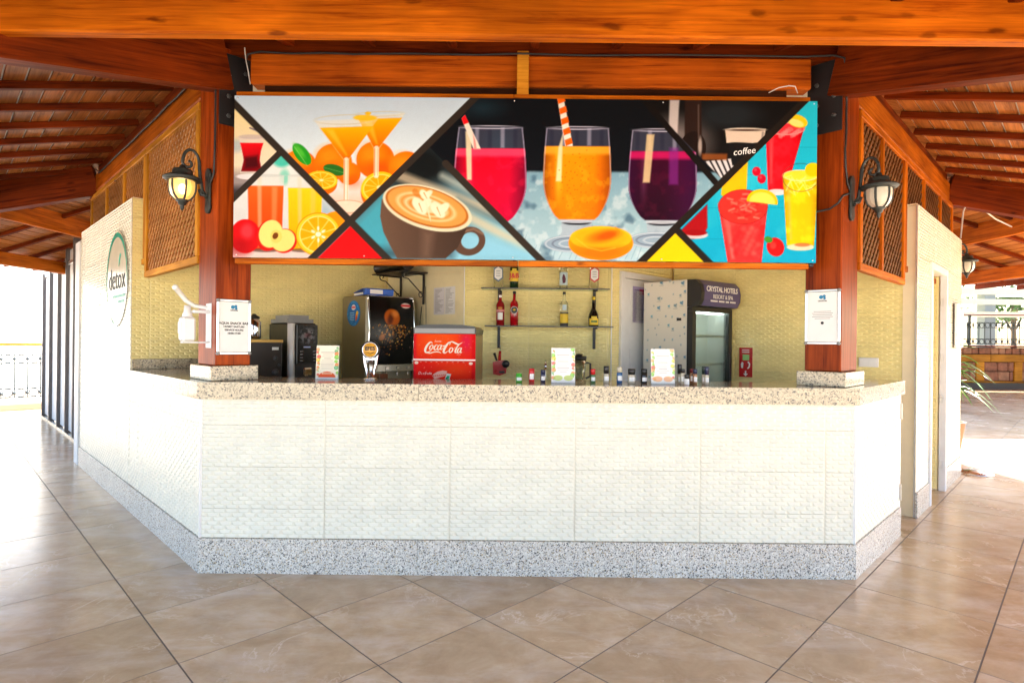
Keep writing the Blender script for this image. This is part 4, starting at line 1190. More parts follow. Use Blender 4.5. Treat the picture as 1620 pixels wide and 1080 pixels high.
st = solo("hanger_board", MB().box(0, .072, 0, .02, 0, .27, None, 0, .004), M_FRAMEW, "short yellow pine hanger board nailed over the middle of the signboard", "board", T((at(818, 120, 3.5).x, 3.535, SZ1+.037)))

# ------------------------------------------------------------------ wall lanterns
M_LGLASS = plain("frosted cream lantern glass", (.80,.76,.62), rough=.35, **{"Transmission Weight": .35})
M_LGLOW, nt_, p_, o_ = mat_new("lit lantern glass")
p_.inputs["Base Color"].default_value = (.95,.72,.32,1); p_.inputs["Roughness"].default_value = .4
p_.inputs["Emission Color"].default_value = (1,.50,.07,1); p_.inputs["Emission Strength"].default_value = .10; p_.inputs["Transmission Weight"].default_value = .55
M_BULB = emit("lit bulb", (1,.70,.30), 7.0)
M_IRON = plain("dark green black cast iron", (.022,.028,.026), rough=.45, var=.3, scale=40, bump=.3)
def lantern(label, M, lit, arm=True):
    """local: wall plate in the plane y=0, lamp hangs at -y"""
    t = thing("wall_lantern", label, "lantern", M, "wall lanterns on the kiosk posts")
    D = .155
    mb = MB()
    mb.box(-.042, .042, -.016, 0, -.10, .10, None, 0, .008); mb.lathe([(.042,-.016),(.036,-.008)], 16, T((0,0,.10)) @ R(PI/2,'X')); mb.lathe([(.042,0),(.042,.016)], 16, T((0,0,.10)) @ R(PI/2,'X')); mb.lathe([(.042,0),(.042,.016)], 16, T((0,0,-.10)) @ R(PI/2,'X'))
    part("back_plate", mb, M_IRON, t)
    mb = MB()
    mb.tube([(0,-.016,-.03),(0,-.05,-.03),(0,-.06,.0)], .011, 8)
    pts = [(0,-.016,-.05),(0,-.045,0),(0,-.055,.07),(0,-.06,.13)]
    for k in range(13):
        a = PI*k/12
        pts.append((0, -.06-(D-.06)/2*(1-math.cos(a)), .15+.085*math.sin(a)))
    for k in range(1, 14):
        a = PI*1.5*k/13; r = .032*(1-k/20)
        pts.append((0, -D+.032-r*math.cos(a)*1.0, .15-r*math.sin(a)))
    mb.tube(pts, [.011]*6+[.009]*(len(pts)-6), 8)
    mb.tube([(0,-D,.15),(0,-D,.10)], .006, 6)
    part("scroll_arm", mb, M_IRON, t)
    c = T((0, -D, 0))
    mb = MB()
    mb.lathe([(.104,.040),(.108,.047),(.098,.056),(.060,.074),(.056,.080),(.056,.096),(.050,.104),(.020,.112),(.014,.13),(.004,.135)], 24, c)
    part("cap", mb, M_IRON, t)
    rim = MB(); rim.lathe([(.080,.032),(.104,.039),(.100,.046),(.07,.046)], 24, c); part("cap_rim", rim, M_IRON, t)
    prof = [(.071,.030),(.072,.0),(.069,-.03),(.060,-.055),(.043,-.075),(.030,-.083)]
    for k in range(6):
        mb = MB(); a0 = k*PI/3+.06
        mb.lathe(prof, 6, c, 0, True, a0, a0+PI/3-.12)
        part("glass_pane", mb, M_LGLOW if lit else M_LGLASS, t)
        mb = MB(); a = k*PI/3
        mb.tube([(r*1.04*math.cos(a), -D+r*1.04*math.sin(a), z) for r, z in prof], .0065, 6)
        part("rib", mb, M_IRON, t)
    mb = MB(); mb.lathe([(.034,-.080),(.036,-.088),(.026,-.096),(.022,-.11),(.010,-.118),(.013,-.126),(.010,-.136),(.001,-.15)], 16, c); part("finial", mb, M_IRON, t)
    if lit:
        mb = MB(); mb.ball((0, -D, -.015), .026, 14, None, 0, 1.4); part("bulb", mb, M_BULB, t)
        mb = MB(); mb.tube([(0,-D,.01),(0,-D,.04)], .014, 10); part("socket", mb, M_DARKG, t)
    return t
lantern("lit wall lantern with glowing yellow glass on the left post", PLO @ T((.20, -.001, 2.325)), True)
lantern("unlit wall lantern with milky glass on the right post beside the brown lattice", PRO @ T((.16, -.001, 2.325)), False)
E_ = frame((CX+APO, 6.30), (0, 1))
lantern("small far lantern sticking out beyond the wall with the doorway, under the roof beams", frame((CX+APO+.02, 6.45), (0, 1)) @ T((0, -.001, 2.30)), False)

# ------------------------------------------------------------------ detox emblem
em = thing("wall_emblem", "round detox emblem with teal ring stuck on the white tiled wall", "emblem", LF @ T((-2.29, .0050, 1.915)))
def ring(r0f, r1f, a0, a1, n=60):
    mb = MB(); vs_, fs_ = [], []
    for i in range(n+1):
        a = a0+(a1-a0)*i/n; f = i/n
        for r in (r0f(f), r1f(f)): vs_.append((r*math.cos(a), 0, r*math.sin(a)))
    for i in range(n): fs_.append((2*i, 2*i+1, 2*i+3, 2*i+2))
    k = len(vs_); vs2 = vs_+[(x, .0015, z) for x, y, z in vs_]
    mb.add(vs2, [f for f in fs_]+[f[::-1] for f in fs_], None); return mb
part("ring", ring(lambda f: .39-.03*math.sin(PI*f), lambda f: .402, math.radians(-10), math.radians(215)), M_TEAL, em)
part("ring_outline", ring(lambda f: .424, lambda f: .424+.010*math.sin(PI*f)+.001, math.radians(-85), math.radians(85)), M_INKBLK, em)
M_LTEAL = plain("pale teal print", (.30,.62,.55), rough=.5)
part("ring_tail", ring(lambda f: .39, lambda f: .40, math.radians(215), math.radians(262)), M_LTEAL, em)
dsc = MB(); dsc.lathe([(.415,0),(.415,.0006)], 64, T((0,.0028,0)) @ R(PI/2,'X')); part("backing_disc", dsc, M_TILE, em)
text("detox", .27, M_INKBLK, em, T((.02, 0, -.01)), extrude=.001, bold=-.002)
lf = MB(); lf.plate([(0,0),(.02,.03),(.075,.10),(.05,.11),(.01,.07)], -.002, 0, T((.10,0,.10))); part("leaf", lf, M_TEAL, em)
for x, z, w_ in ((.02,-.155,.5), (.10,-.205,.26)):
    for k in range(int(w_/.03)):
        bm = MB(); bm.box(x-w_/2+k*.03+.1, x-w_/2+k*.03+.12, 0, .0015, z-.012, z+.012); part("tagline_stroke", bm, M_LTEAL, em)

# ------------------------------------------------------------------ notice frames on the posts
def notice(label, M, w_, h_, rows, logo=True, icon=False):
    t = thing("notice_frame", label, "notice", M)
    fw = .016
    for nm, x0, x1, z0, z1 in (("frame_rail", fw, w_-fw, 0, fw), ("frame_rail", fw, w_-fw, h_-fw, h_), ("frame_stile", 0, fw, fw, h_-fw), ("frame_stile", w_-fw, w_, fw, h_-fw)):
        mb = MB(); mb.box(x0+.0005, x1-.0005, -.014, 0, z0+.0005, z1-.0005, None, 0, .004); part(nm, mb, M_ALU, t)
    for x in (fw*.5, w_-fw*.5):
        for z in (fw*.5, h_-fw*.5):
            mb = MB(); mb.lathe([(fw*.62,0),(fw*.62,.012),(fw*.45,.0148)], 14, T((x,-.0002,z)) @ R(PI/2,'X')); part("corner_cap", mb, M_GREYP, t)
    mb = MB(); mb.box(fw, w_-fw, -.006, -.0005, fw, h_-fw); part("sheet", mb, M_PAPER, t)
    if logo:
        for dx, dz, r in ((-.008, 0, .012), (.010, .006, .009), (.012, -.008, .008)):
            mb = MB(); mb.lathe([(r,0),(r,.0006)], 14, T((w_/2+dx,-.0064,h_*.86+dz)) @ R(PI/2,'X')); part("logo_drop", mb, M_INKBLU, t)
    for s_, size, z in rows:
        text(s_, size, M_INKBLK, t, T((w_/2, -.0072, h_*z)), bold=.0004)
    return t
nl = notice("silver notice frame on the left post with the bar's service hours", PLI @ T((.002, -.002, 1.30)), .206, .345,
       (("CRYSTAL", .011, .80), ("AQUA SNACK BAR", .021, .565), ("HIZMET SAATLERI", .0155, .505), ("SERVICE HOURS", .0155, .445), ("10:00-17:00", .0165, .385)))
nr = notice("silver notice frame on the right post with a blue logo and small print", PRI @ T((.002, -.002, 1.40)), .206, .345, (("CRYSTAL", .013, .79),))
for k, w_ in enumerate((.10, .12, .11, .12, .09)):
    mb = MB(); mb.box(.103-w_/2, .103+w_/2, -.0068, -.0062, .205-.011*k, .208-.011*k); part("print_line", mb, M_GREYP, nr)
mb = MB(); mb.lathe([(.009,0),(.009,.0006)], 14, T((.103,-.0064,.135)) @ R(PI/2,'X')); part("icon", mb, M_INKBLK, nr)

# ------------------------------------------------------------------ hand sanitiser on the left post
sd = thing("sanitizer_dispenser", "white elbow-lever hand sanitiser dispenser fixed to the left post", "dispenser", PLO @ T((.10, 0, 1.40)))
mb = MB(); mb.box(.06, .16, -.004, 0, -.06, .22, None, 0, .002); mb.box(.10, .145, -.10, -.004, .155, .175, None, 0, .004); mb.box(.10, .145, -.16, -.004, -.03, -.02, None, 0, .003); part("bracket", mb, M_WHITEM, sd)
mb = MB(); mb.box(.075, .165, -.165, -.09, -.018, .13, None, 0, .012); part("bottle", mb, M_WHITEP, sd)
mb = MB(); mb.lathe([(.03,.13),(.026,.15),(.02,.165),(.018,.20)], 16, T((.12,-.127,0))); part("pump_neck", mb, M_WHITEP, sd)
mb = MB(); mb.tube([(.13,-.02,.19),(.12,-.09,.20),(.12,-.135,.23),(.12,-.19,.30)], [.012,.013,.014,.016], 10); mb.ball((.12,-.194,.305), .018, 12); part("elbow_lever", mb, M_WHITEP, sd)
mb = MB(); mb.box(.09, .15, -.171, -.1655, .03, .10, None, 0, .002); part("label", mb, M_PAPER, sd)

# ------------------------------------------------------------------ cables and pipe
def cable(label, pts, r=.006, mat=None, name="cable", cat="cable"):
    return solo(name, MB().tube(pts, r, 6), mat or M_CABLE, label, cat)
yc = 3.545
pts = [at(388, 100, yc), at(392, 86, yc), at(412, 82, yc), at(460, 85, yc), at(515, 84, yc), at(560, 86, yc), at(640, 85, yc), at(760, 87, yc), at(823, 85, yc-.03), at(930, 88, yc), at(1060, 87, yc), at(1150, 88, yc), at(1270, 90, yc), at(1318, 88, yc-.03), at(1336, 92, yc-.05), at(1338, 110, yc-.04)]
cable("black cable clipped along the beam above the signboard", pts)
q = lambda px_, py_: on(px_, py_, -S2, S2, (-NRp.x+NRp.y)*S2)      # outer face plane of the right post
def pro(u, z, d=.012): return PRO @ Vector((u, -d, z))
cable("black cable running down the right post to the unlit lantern", [pro(.02, 3.05), pro(.015, 2.85), pro(.02, 2.7), pro(.0, 2.6), pro(.01, 2.5), pro(.05, 2.40), pro(.10, 2.37)])
cable("short black cable from the signboard to the unlit lantern", [PRI @ Vector((.06, -.012, 2.235)), PRI @ Vector((.14, -.013, 2.24)), PRI @ Vector((.19, -.014, 2.27)), PRI @ Vector((.215, -.014, 2.31)), pro(.08, 2.34)])
cable("black cable running down the left post to the lit lantern", [PLO @ Vector((.325, -.011, z)) + Vector((random.uniform(-.004,.004),0,0)) for z in (3.05, 2.9, 2.75, 2.6, 2.5)]+[PLO @ Vector((.31, -.012, 2.42)), PLO @ Vector((.25, -.012, 2.37))])
cable("thin white cable hanging beside the left steel plate above the signboard", [at(387, 76, 3.5), at(389, 95, 3.49), at(393, 115, 3.5), at(396, 134, 3.51)], .003, M_CABLEW)
cable("white loop of cable on the signboard's top edge near the right end", [at(1216, 147, 3.55), at(1232, 139, 3.53), at(1248, 136, 3.52), at(1258, 137, 3.52), at(1262, 148, 3.53)], .003, M_CABLEW)
cable("blue black cable laid along the top of the left ring beam", [LF @ Vector((u, .10-.012, 3.115+random.uniform(-.006,.006))) for u in [-.35-.25*k for k in range(14)]], .008)
cable("white cable bent around the second right post under the roof", [RF @ Vector((3.93, .02, 2.56)), RF @ Vector((3.935, .0, 2.85)), RF @ Vector((3.96, -.02, 2.92)), RF @ Vector((4.1, -.08, 2.95)), RF @ Vector((4.7, -.2, 2.86)), RF @ Vector((5.4, -.5, 2.70))], .008, M_CABLEW)

# ------------------------------------------------------------------ work counters behind the bar
def worktop(label, M, u0, u1, d, ztop=.88):
    t = thing("work_counter", label, "counter", M @ T((u0, 0, 0)))
    L = T((-u0, 0, 0))
    mb = MB(); mb.box(u0, u1, -d, -.003, ztop-.03, ztop, None, 0, .004); part("worktop", mb, M_GRAN, t, L)
    mb = MB(); mb.box(u0+.02, u1-.02, -d+.04, -.02, .08, ztop-.031); part("cabinet", mb, M_WHITEM, t, L)
    n = max(1, int((u1-u0)/.5)); w_ = (u1-u0-.06)/n
    for k in range(n):
        mb = MB(); mb.box(u0+.03+k*w_+.004, u0+.03+(k+1)*w_-.004, -d+.022, -d+.039, .1, ztop-.05, None, 0, .003); part("cabinet_door", mb, M_WHITEM, t, L)
worktop("granite work counter with cabinets along the left inner wall", WL, .30, 2.40, .66)
worktop("granite work counter with sink below the glass shelves", BF, .03, 1.38, .55)
sv = thing("service_shelf", "stainless service shelf standing behind the middle of the bar counter", "shelf", T((-1.25, 4.58, 0)))
mb = MB(); mb.box(0, 1.9, -.57, 0, .84, .879, None, 0, .003); part("worktop", mb, M_STEEL, sv)
for x in (.03, 1.87):
    for y in (-.54, -.03):
        mb = MB(); mb.box(x-.02, x+.02, y-.02, y+.02, 0, .8395); part("leg", mb, M_STEEL, sv)

# ------------------------------------------------------------------ coffee machine, brewer, flask
def upright(M, ang_deg=0): return M
cmM = frame((on(458, 560, 1, -1, -6.95).x, on(458, 560, 1, -1, -6.95).y), (S2, S2))
cmz = .88
cm = thing("coffee_machine", "tall black coffee machine with chrome corner and bean hopper", "coffee machine", cmM @ T((0, 0, cmz)))
mb = MB(); mb.box(.0, .26, .03, .44, .0, .665, None, 0, .012); part("body", mb, M_BLACKP, cm)
mb = MB(); mb.lathe([(.032,.02),(.032,.66)], 16, T((.028, .032, 0))); part("corner_column", mb, plain("chrome with painted reflection", (.85,.85,.85), rough=.35, metal=.2), cm)  # pale colour paints the bright outdoor reflection onto the chrome corner
mb = MB(); mb.box(.062, .258, -.004, .029, .30, .65, None, 0, .006); part("front_panel", mb, M_BLACKP, cm)
cv = Canvas(100, 180, 60, 100, (14,13,14))
nz = cv.noise(14, 3)
cv.put((nz > .55)*cv.ell_m(50, 50, 44, 40, 0, 30), (150,146,150), .8); cv.ell(50, 46, 16, 12, (110,30,40), .5, soft=12)
cv.poly([(30,100),(66,100),(66,107),(30,107)], (190,210,255))
for k in range(4):
    for x in (14, 80): cv.line([(x,124+k*15),(x+12,124+k*15)], 3, (200,200,200))
link("display", cv.mesh("display", .18, .33), M_PRINTG, cm, T((.07, -.0055, .312)))
mb = MB(); mb.box(.07, .25, .0, .029, .0, .03, None, 0, .004); mb.box(.075, .245, -.05, .0, .0, .035, None, 0, .004); part("drip_tray", mb, M_STEEL, cm)
mb = MB(); mb.box(.12, .20, -.03, .029, .20, .27, None, 0, .012); part("spout", mb, M_CHROME, cm)
mb = MB(); mb.prism([(.0,.05),(.24,.05),(.24,.40),(.0,.40)], .666, .70); mb.prism([(.03,.08),(.21,.08),(.21,.37),(.03,.37)], .70, .735); part("bean_hopper", mb, M_GREYP, cm)
eo = on(447, 560, 1, -1, -6.9)
eb = thing("water_boiler", "black water boiler with brass edge strips and taps behind the left post", "boiler", frame((eo.x, eo.y), (S2, S2)) @ T((-.46, 0, cmz)))
mb = MB(); mb.box(0, .46, 0, .40, .05, .50, None, 0, .01); part("body", mb, plain("dark brown enamel", (.02,.012,.01), .3), eb)
M_BRASS = plain("brass", (.55,.33,.10), rough=.3, metal=1.0)
mb = MB(); mb.box(-.002, .462, -.008, .01, .49, .515, None, 0, .003); part("top_strip", mb, M_BRASS, eb)
mb = MB(); mb.box(-.002, .462, -.02, .01, .03, .06, None, 0, .003); part("bottom_strip", mb, M_BRASS, eb)
for z, w_ in ((.44, .055), (.14, .05)):
    mb = MB(); mb.box(.37, .37+w_, -.003, -.0005, z-.012, z+.012); part("plate", mb, M_ALU, eb)
for z, r in ((.36,.022),(.24,.03),(.30,.012)):
    mb = MB(); mb.lathe([(r,0),(r*.8,.012),(.0001,.013)], 16, T((.40 if r > .015 else .43, 0, z)) @ R(PI/2,'X')); part("knob", mb, M_DARKG, eb)
for x in (.16, .25):
    mb = MB(); mb.tube([(x,0,.17),(x,-.03,.17),(x,-.035,.12)], .009, 8); mb.ball((x,-.03,.185), .013, 10); part("tap", mb, M_CHROME, eb)
fo = on(402, 520, 1, -1, -7.05)
fk = thing("vacuum_flask", "steel vacuum flask with black handle standing on the brown boiler", "flask", T((fo.x, fo.y, 1.40)))
mb = MB(); mb.lathe([(.05,0),(.055,.01),(.055,.14),(.045,.165),(.04,.17)], 20); part("body", mb, M_CHROME, fk)
mb = MB(); mb.lathe([(.045,.171),(.045,.185),(.02,.20),(.012,.21),(.001,.212)], 16); part("lid", mb, M_BLACKP, fk)
mb = MB(); mb.tube([(-.05,-.02,.15),(-.085,-.04,.14),(-.085,-.04,.05),(-.05,-.02,.04)], .009, 8); part("handle", mb, M_BLACKP, fk)

# ------------------------------------------------------------------ juice dispenser with binder
jo = on(582, 560, 1, -1, -6.87)
JM = frame((jo.x, jo.y), (S2, S2))
jd = thing("juice_dispenser", "large juice dispenser with black splash-picture front on the left work counter", "drinks dispenser", JM @ T((0, 0, .88)))
JW, JD, JH = .53, .51, .955
M_SILV = plain("dimpled silver side", (.30,.27,.20), rough=.3, metal=.8)
mb = MB(); mb.box(0, JW, .03, JD, .0, JH, None, 0, .02); part("body", mb, M_SILV, jd)
cv = Canvas(150, 200, 110, 140, (10,9,10))
r = np.random.default_rng(4)
cv.ell(72, 62, 27, 26, (196,92,14), 1, .5, soft=5); cv.ell(66, 66, 9, 17, (92,36,6), .9, .3, soft=8); cv.ell(82, 50, 12, 10, (240,150,60), .7, soft=9)
for k in range(230):
    x, y = r.normal(78, 26), 84+abs(r.normal(0, 34)); s_ = r.uniform(.8, 3.4)
    cv.ell(x, y, s_, s_*r.uniform(.5, 1), ((200,120,30),(150,90,40),(220,170,80),(96,80,70))[k % 4], .9, r.uniform(0, 3))
cv.ell(38, 120, 9, 12, (190,110,40), .9, .7, soft=4); cv.ell(30, 100, 5, 4, (120,110,100), .8, soft=3)
cv.ell(122, 24, 17, 8, (236,226,220)); cv.line([(108,24),(136,24)], 6, (206,30,40), 1, soft=3)
def bulge(co):
    u = co[..., 0]/JW*2-1; v = co[..., 2]/.66*2-1
    co[..., 1] = -.03*(1-v*v)-.012*(1-u*u); return co
link("front_panel", cv.mesh("front_panel", JW-.03, .66, bulge), M_PRINTG, jd, T((.015, .018, .285)))
mb = MB(); mb.tube([(.006,.02-.03*(1-(v/8-1)**2),.285+.66*v/16) for v in range(17)], .009, 8); mb.tube([(JW-.006,.02-.03*(1-(v/8-1)**2),.285+.66*v/16) for v in range(17)], .009, 8); mb.tube([(.006,.02,.945),(JW-.006,.02,.945)], .008, 8)
part("edge_trim", mb, M_CHROME, jd)
mb = MB(); mb.box(.01, JW-.01, -.01, .028, .215, .283, None, 0, .004); part("control_strip", mb, M_STEEL, jd)
for k in range(4):
    mb = MB(); mb.tube([(.08+k*.125,.0,.213),(.08+k*.125,.0,.175)], .011, 8); mb.box(.065+k*.125, .095+k*.125, -.022, -.0105, .235, .262, None, 0, .003); part("nozzle", mb, M_CHROME, jd)
mb = MB(); mb.box(.03, JW-.03, -.10, .028, .0, .03, None, 0, .005); part("drip_tray", mb, M_STEEL, jd)
stk = thing("round_sticker", "round blue promotional sticker on the silver side of the juice dispenser", "sticker", JM @ Matrix(((0,1,0,-.0025),(-1,0,0,.27),(0,0,1,1.66),(0,0,0,1))))
cv = Canvas(100, 100, 90, 90, (20,110,190))
cv.put(cv.ell_m(50,50,47,47)-cv.ell_m(50,50,44,44), (60,160,220)); nz = cv.noise(9, 8); cv.put((nz > .62)*1.0, (90,180,230), .5)
cv.ell(50, 26, 17, 11, (240,236,236)); cv.line([(38,26),(62,26)], 6, (210,40,60), 1, soft=4)
for k in range(4): cv.line([(24,48+k*9),(54,48+k*9)], 5, (170,210,236), .8)
cv.ell(73, 62, 8, 20, (250,150,20), 1, .15); cv.ell(78, 48, 8, 8, (250,200,40)); cv.ell(72, 70, 6, 9, (226,60,30), .8)
DR = .125
def disc(co):
    u = co[..., 0]/(2*DR)*2-1; v = co[..., 2]/(2*DR)*2-1
    co[..., 0] = DR*u*np.sqrt(np.clip(1-v*v/2, 0, 1)); co[..., 2] = DR*v*np.sqrt(np.clip(1-u*u/2, 0, 1)); return co
# square-to-disc: paint coordinates follow the disc so the picture is not bent
def disc_canvas(cv_, W):
    me = cv_.mesh("printed_face", 2*DR, 2*DR, disc); return me
link("printed_face", disc_canvas(cv, DR), M_PRINTP, stk, None)
bn = thing("ring_binder", "blue ring binder lying with loose papers on top of the juice dispenser", "binder", JM @ T((.0, .06, .88+JH+.001)) @ R(-.15))
mb = MB(); mb.box(.0, .30, 0, .06, .0, .065, None, 0, .01); part("spine", mb, plain("blue cardboard", (.02,.11,.55), .45), bn)
mb = MB(); mb.box(.0, .30, .055, .30, .0, .006); mb.add([(0,.055,.059),(.30,.055,.059),(.30,.30,.03),(0,.30,.03),(0,.055,.065),(.30,.055,.065),(.30,.30,.036),(0,.30,.036)], [(0,3,2,1),(4,5,6,7),(0,1,5,4),(1,2,6,5),(2,3,7,6),(3,0,4,7)]); part("cover", mb, bpy.data.materials["blue cardboard"], bn)
mb = MB(); mb.box(.05, .18, -.002, -.0002, .012, .052); part("spine_label", mb, M_PAPER, bn)
mb = MB(); mb.box(.01, .29, .062, .31, .008, .028); part("papers", mb, M_PAPER, bn)
M_CUPB = plain("brown paper cup", (.22,.07,.025), .6)
for k, lab in enumerate(("left stack of brown paper cups beside the juice dispenser's foot", "right stack of brown paper cups, next to the beer tap")):
    mb = MB(); mb.lathe([(.026,0),(.032,.27),(.030,.27),(.024,.004)], 16)
    solo("paper_cups", mb, M_CUPB, lab, "cups", T((at(593+k*14, 592, 4.3).x, 4.3, .8795)), "brown paper cup stacks")

# ------------------------------------------------------------------ red drinks cooler
co_ = at(655, 560, 4.02)
CW = at(753, 560, 4.02).x-co_.x
ck = thing("drinks_cooler", "red and black retro cola cooler standing behind the bar counter", "cooler", T((co_.x, 4.02, .88)) @ R(math.radians(-3)))
CH = at(700, 513, 4.02).z-.88
mb = MB(); mb.box(0, CW, .012, .48, 0, CH-.06, None, 0, .012); part("body", mb, plain("cooler bronze side", (.32,.20,.07), .35, .5), ck)
lid_ = [(0,-.065),(CW,-.065),(CW+.004,-.03),(CW*.96,-.012),(CW*.8,-.003),(CW*.5,0),(CW*.2,-.003),(CW*.04,-.012),(-.004,-.03)]
mb = MB(); mb.plate([(x, CH+z) for x, z in lid_], -.012, .485); part("lid", mb, M_BLACKP, ck)
mb = MB(); mb.box(.006, CW-.006, -.016, -.0125, CH-.062, CH-.028, None, 0, .001); part("lid_band", mb, M_GREYP, ck)
PH = CH-.066
zj = at(700, 568.5, 4.02).z-.88
sc = 1127/120*1.0      # zoom factor of the study used for the drawing
cv = Canvas(950, 850, 180, 160, (236,24,14))
Xc, Yc = cv.X+50, cv.Y+195
cv.X, cv.Y = Xc, Yc
cv.put(cv.ell_m(440, 320, 420, 260, 0, 300), (250,84,10), .95); cv.put(cv.ell_m(860, 320, 90, 160, 0, 120), (226,20,80), .8); cv.put(cv.ell_m(700, 780, 260, 130, 0, 200), (248,70,10), .8)
cv.put(np.clip((110-Xc)/40, 0, 1), (214,6,40), .7); cv.put(np.clip((Xc-930)/30, 0, 1), (214,6,14), .8)
rr_ = np.random.default_rng(3)
for k in range(70):
    x, y, s_ = rr_.uniform(60, 960), rr_.uniform(210, 920), rr_.uniform(3, 11)
    cv.ell(x, y, s_, s_*1.2, (255,120,96), .6); cv.ell(x+s_*.3, y+s_*.4, s_*.5, s_*.5, (190,10,10), .5)
def stroke(pts, ws, col=(250,240,222)):
    # smooth a polyline with Catmull-Rom so the lettering flows
    P_ = [np.array(p, float) for p in pts]; out, wo = [], []
    for i in range(len(P_)-1):
        p0, p1, p2, p3 = P_[max(i-1,0)], P_[i], P_[i+1], P_[min(i+2, len(P_)-1)]
        for t in np.linspace(0, 1, 7)[:-1]:
            out.append(tuple(.5*((2*p1)+(-p0+p2)*t+(2*p0-5*p1+4*p2-p3)*t*t+(-p0+3*p1-3*p2+p3)*t**3))); wo.append(ws[i]*(1-t)+ws[i+1]*t)
    out.append(tuple(P_[-1])); wo.append(ws[-1])
    cv.line(out, wo, col)
stroke([(335,352),(322,330),(290,345),(250,400),(228,460),(240,498),(285,490),(325,460)], [10,14,26,34,34,26,16,6])
stroke([(238,498),(300,510),(370,490),(430,488),(474,508)], [14,16,18,18,6])
stroke([(330,380),(305,400),(296,440),(315,452),(345,420),(345,385),(325,378)], [12,18,20,14,18,14,10])
stroke([(345,400),(372,392),(388,378)], [6,6,6])
stroke([(420,385),(400,375),(372,410),(366,445),(385,455),(420,430)], [10,12,20,20,14,8])
stroke([(470,390),(450,376),(424,405),(418,445),(438,452),(462,420),(480,380)], [10,12,18,20,14,12,12])
stroke([(482,380),(466,425),(468,450),(490,440),(512,410)], [16,18,14,8,6])
stroke([(500,392),(530,386)], [14,14])
stroke([(600,372),(612,345),(590,335),(550,390),(520,450),(512,492),(540,502),(580,470)], [8,14,20,32,34,30,18,6])
stroke([(590,338),(640,322),(700,350),(745,362),(800,330)], [10,20,26,18,5])
stroke([(640,420),(612,430),(598,475),(612,498),(645,470),(650,430),(632,420)], [12,18,22,16,20,16,10])
stroke([(650,440),(672,432),(690,410)], [6,6,6])
stroke([(745,368),(722,400),(695,460),(690,492),(710,496),(735,470)], [18,22,26,22,14,6])
stroke([(780,430),(760,420),(732,450),(724,490),(742,498),(765,470),(785,425)], [10,12,20,20,14,12,14])
stroke([(786,425),(770,470),(772,496),(792,490)], [18,20,16,8])
cv.line([(715,528),(772,528)], 6, (250,236,214), .9)
for k, (dx, h_) in enumerate(((0,30),(22,20),(42,20),(62,22),(82,20))):
    stroke([(378+dx,330),(384+dx,330-h_),(392+dx,322)], [7,7,5], (255,206,190))
cv.line([(50,632),(1000,632)], 10, (240,190,180), .95); cv.line([(50,646),(1000,646)], 8, (150,10,10), .9)
for x, y in ((95,668),(930,672)): cv.ell(x, y, 30, 24, (250,236,214), .95); 
for k in range(9): cv.ell(160+k*82, 652, 16, 7, (250,210,190), .6)
def dis(x, s_): pass
xx = 128
for dx, seg in ((0, [(0,40),(10,0),(34,6),(32,30),(4,42)]), (48, [(4,20),(0,42)]), (66, [(26,22),(8,22),(18,34),(2,42)]), (96, [(22,0),(12,8),(4,46)]), (110, [(4,20),(0,42)]), (114, [(4,26),(18,20)]), (136, [(4,20),(2,40),(18,40),(24,20)]), (166, [(10,8),(4,42)]), (160, [(0,20),(20,20)]), (180, [(4,32),(24,26),(14,18),(2,34),(22,42)])):
    cv.line([(xx+dx+a_, 815+b_) for a_, b_ in seg], 8, (255,214,206), .95)
hand = [(340,880),(360,850),(420,810),(500,790),(570,800),(560,830),(600,850),(540,880),(470,900),(380,930)]
cv.poly(hand, (250,196,180), .95); 
for k in range(7): cv.ell(360+k*32, 880-(k*53 % 50), 15, 10, (226,60,40), .7, .6)
cv.poly([(566,836),(632,848),(596,952),(528,940)], (226,240,230)); cv.poly([(572,872),(610,878),(588,944),(540,936)], (30,170,120)); cv.poly([(552,900),(572,904),(560,942),(540,938)], (16,120,90))
for x, rx in ((270,38),(690,70),(825,26)): cv.ell(x, 950, rx, 16, (250,226,214), .95)
PZ0 = at(700, 610.5, 4.0).z-.88
cv.gain = .72
link("printed_front", cv.mesh("printed_front", CW, PH-PZ0), print_mat("printed cooler front", .4, 0, .05), ck, T((0, -.0135, PZ0)))
mb = MB(); mb.box(0, CW, -.013, .0115, 0, PH, None, 0, .002); part("front_panel", mb, M_RED_P, ck)
mb = MB(); mb.box(-.001, CW+.001, -.018, -.014, zj-.004, zj+.003); part("groove_strip", mb, M_WHITEM, ck)

# ------------------------------------------------------------------ beer tap
bt_o = at(586, 603, 3.80)
bt = thing("beer_tap", "chrome beer tap with round golden badge on the counter", "beer tap", T((bt_o.x, 3.80, 1.141)))
mb = MB(); mb.lathe([(.045,0),(.045,.006),(.03,.014),(.001,.015)], 24); part("base", mb, M_CHROME, bt)
for s_ in (-1, 1):
    mb = MB(); mb.tube([(s_*.012,0,.01),(s_*.026,0,.06),(s_*.036,0,.10),(s_*.038,0,.135),(s_*.044,0,.165),(s_*.056,0,.19)], [.008,.009,.010,.011,.010,.005], 10); part("fork_arm", mb, M_CHROME, bt)
mb = MB(); mb.box(-.036, .036, -.012, .012, .125, .150, None, 0, .006); part("bridge", mb, M_CHROME, bt)
mb = MB(); mb.lathe([(.057,-.018),(.06,-.01),(.06,.010),(.052,.016),(.05,.0155)], 32, T((0,0,.195)) @ R(PI/2,'X')); part("badge_rim", mb, M_BLACKP, bt)
mb = MB(); mb.lathe([(.05,.013),(.048,.018),(.0001,.019)], 32, T((0,0,.195)) @ R(PI/2,'X')); part("badge_face", mb, plain("gold badge", (.62,.30,.03), .3, .2), bt)
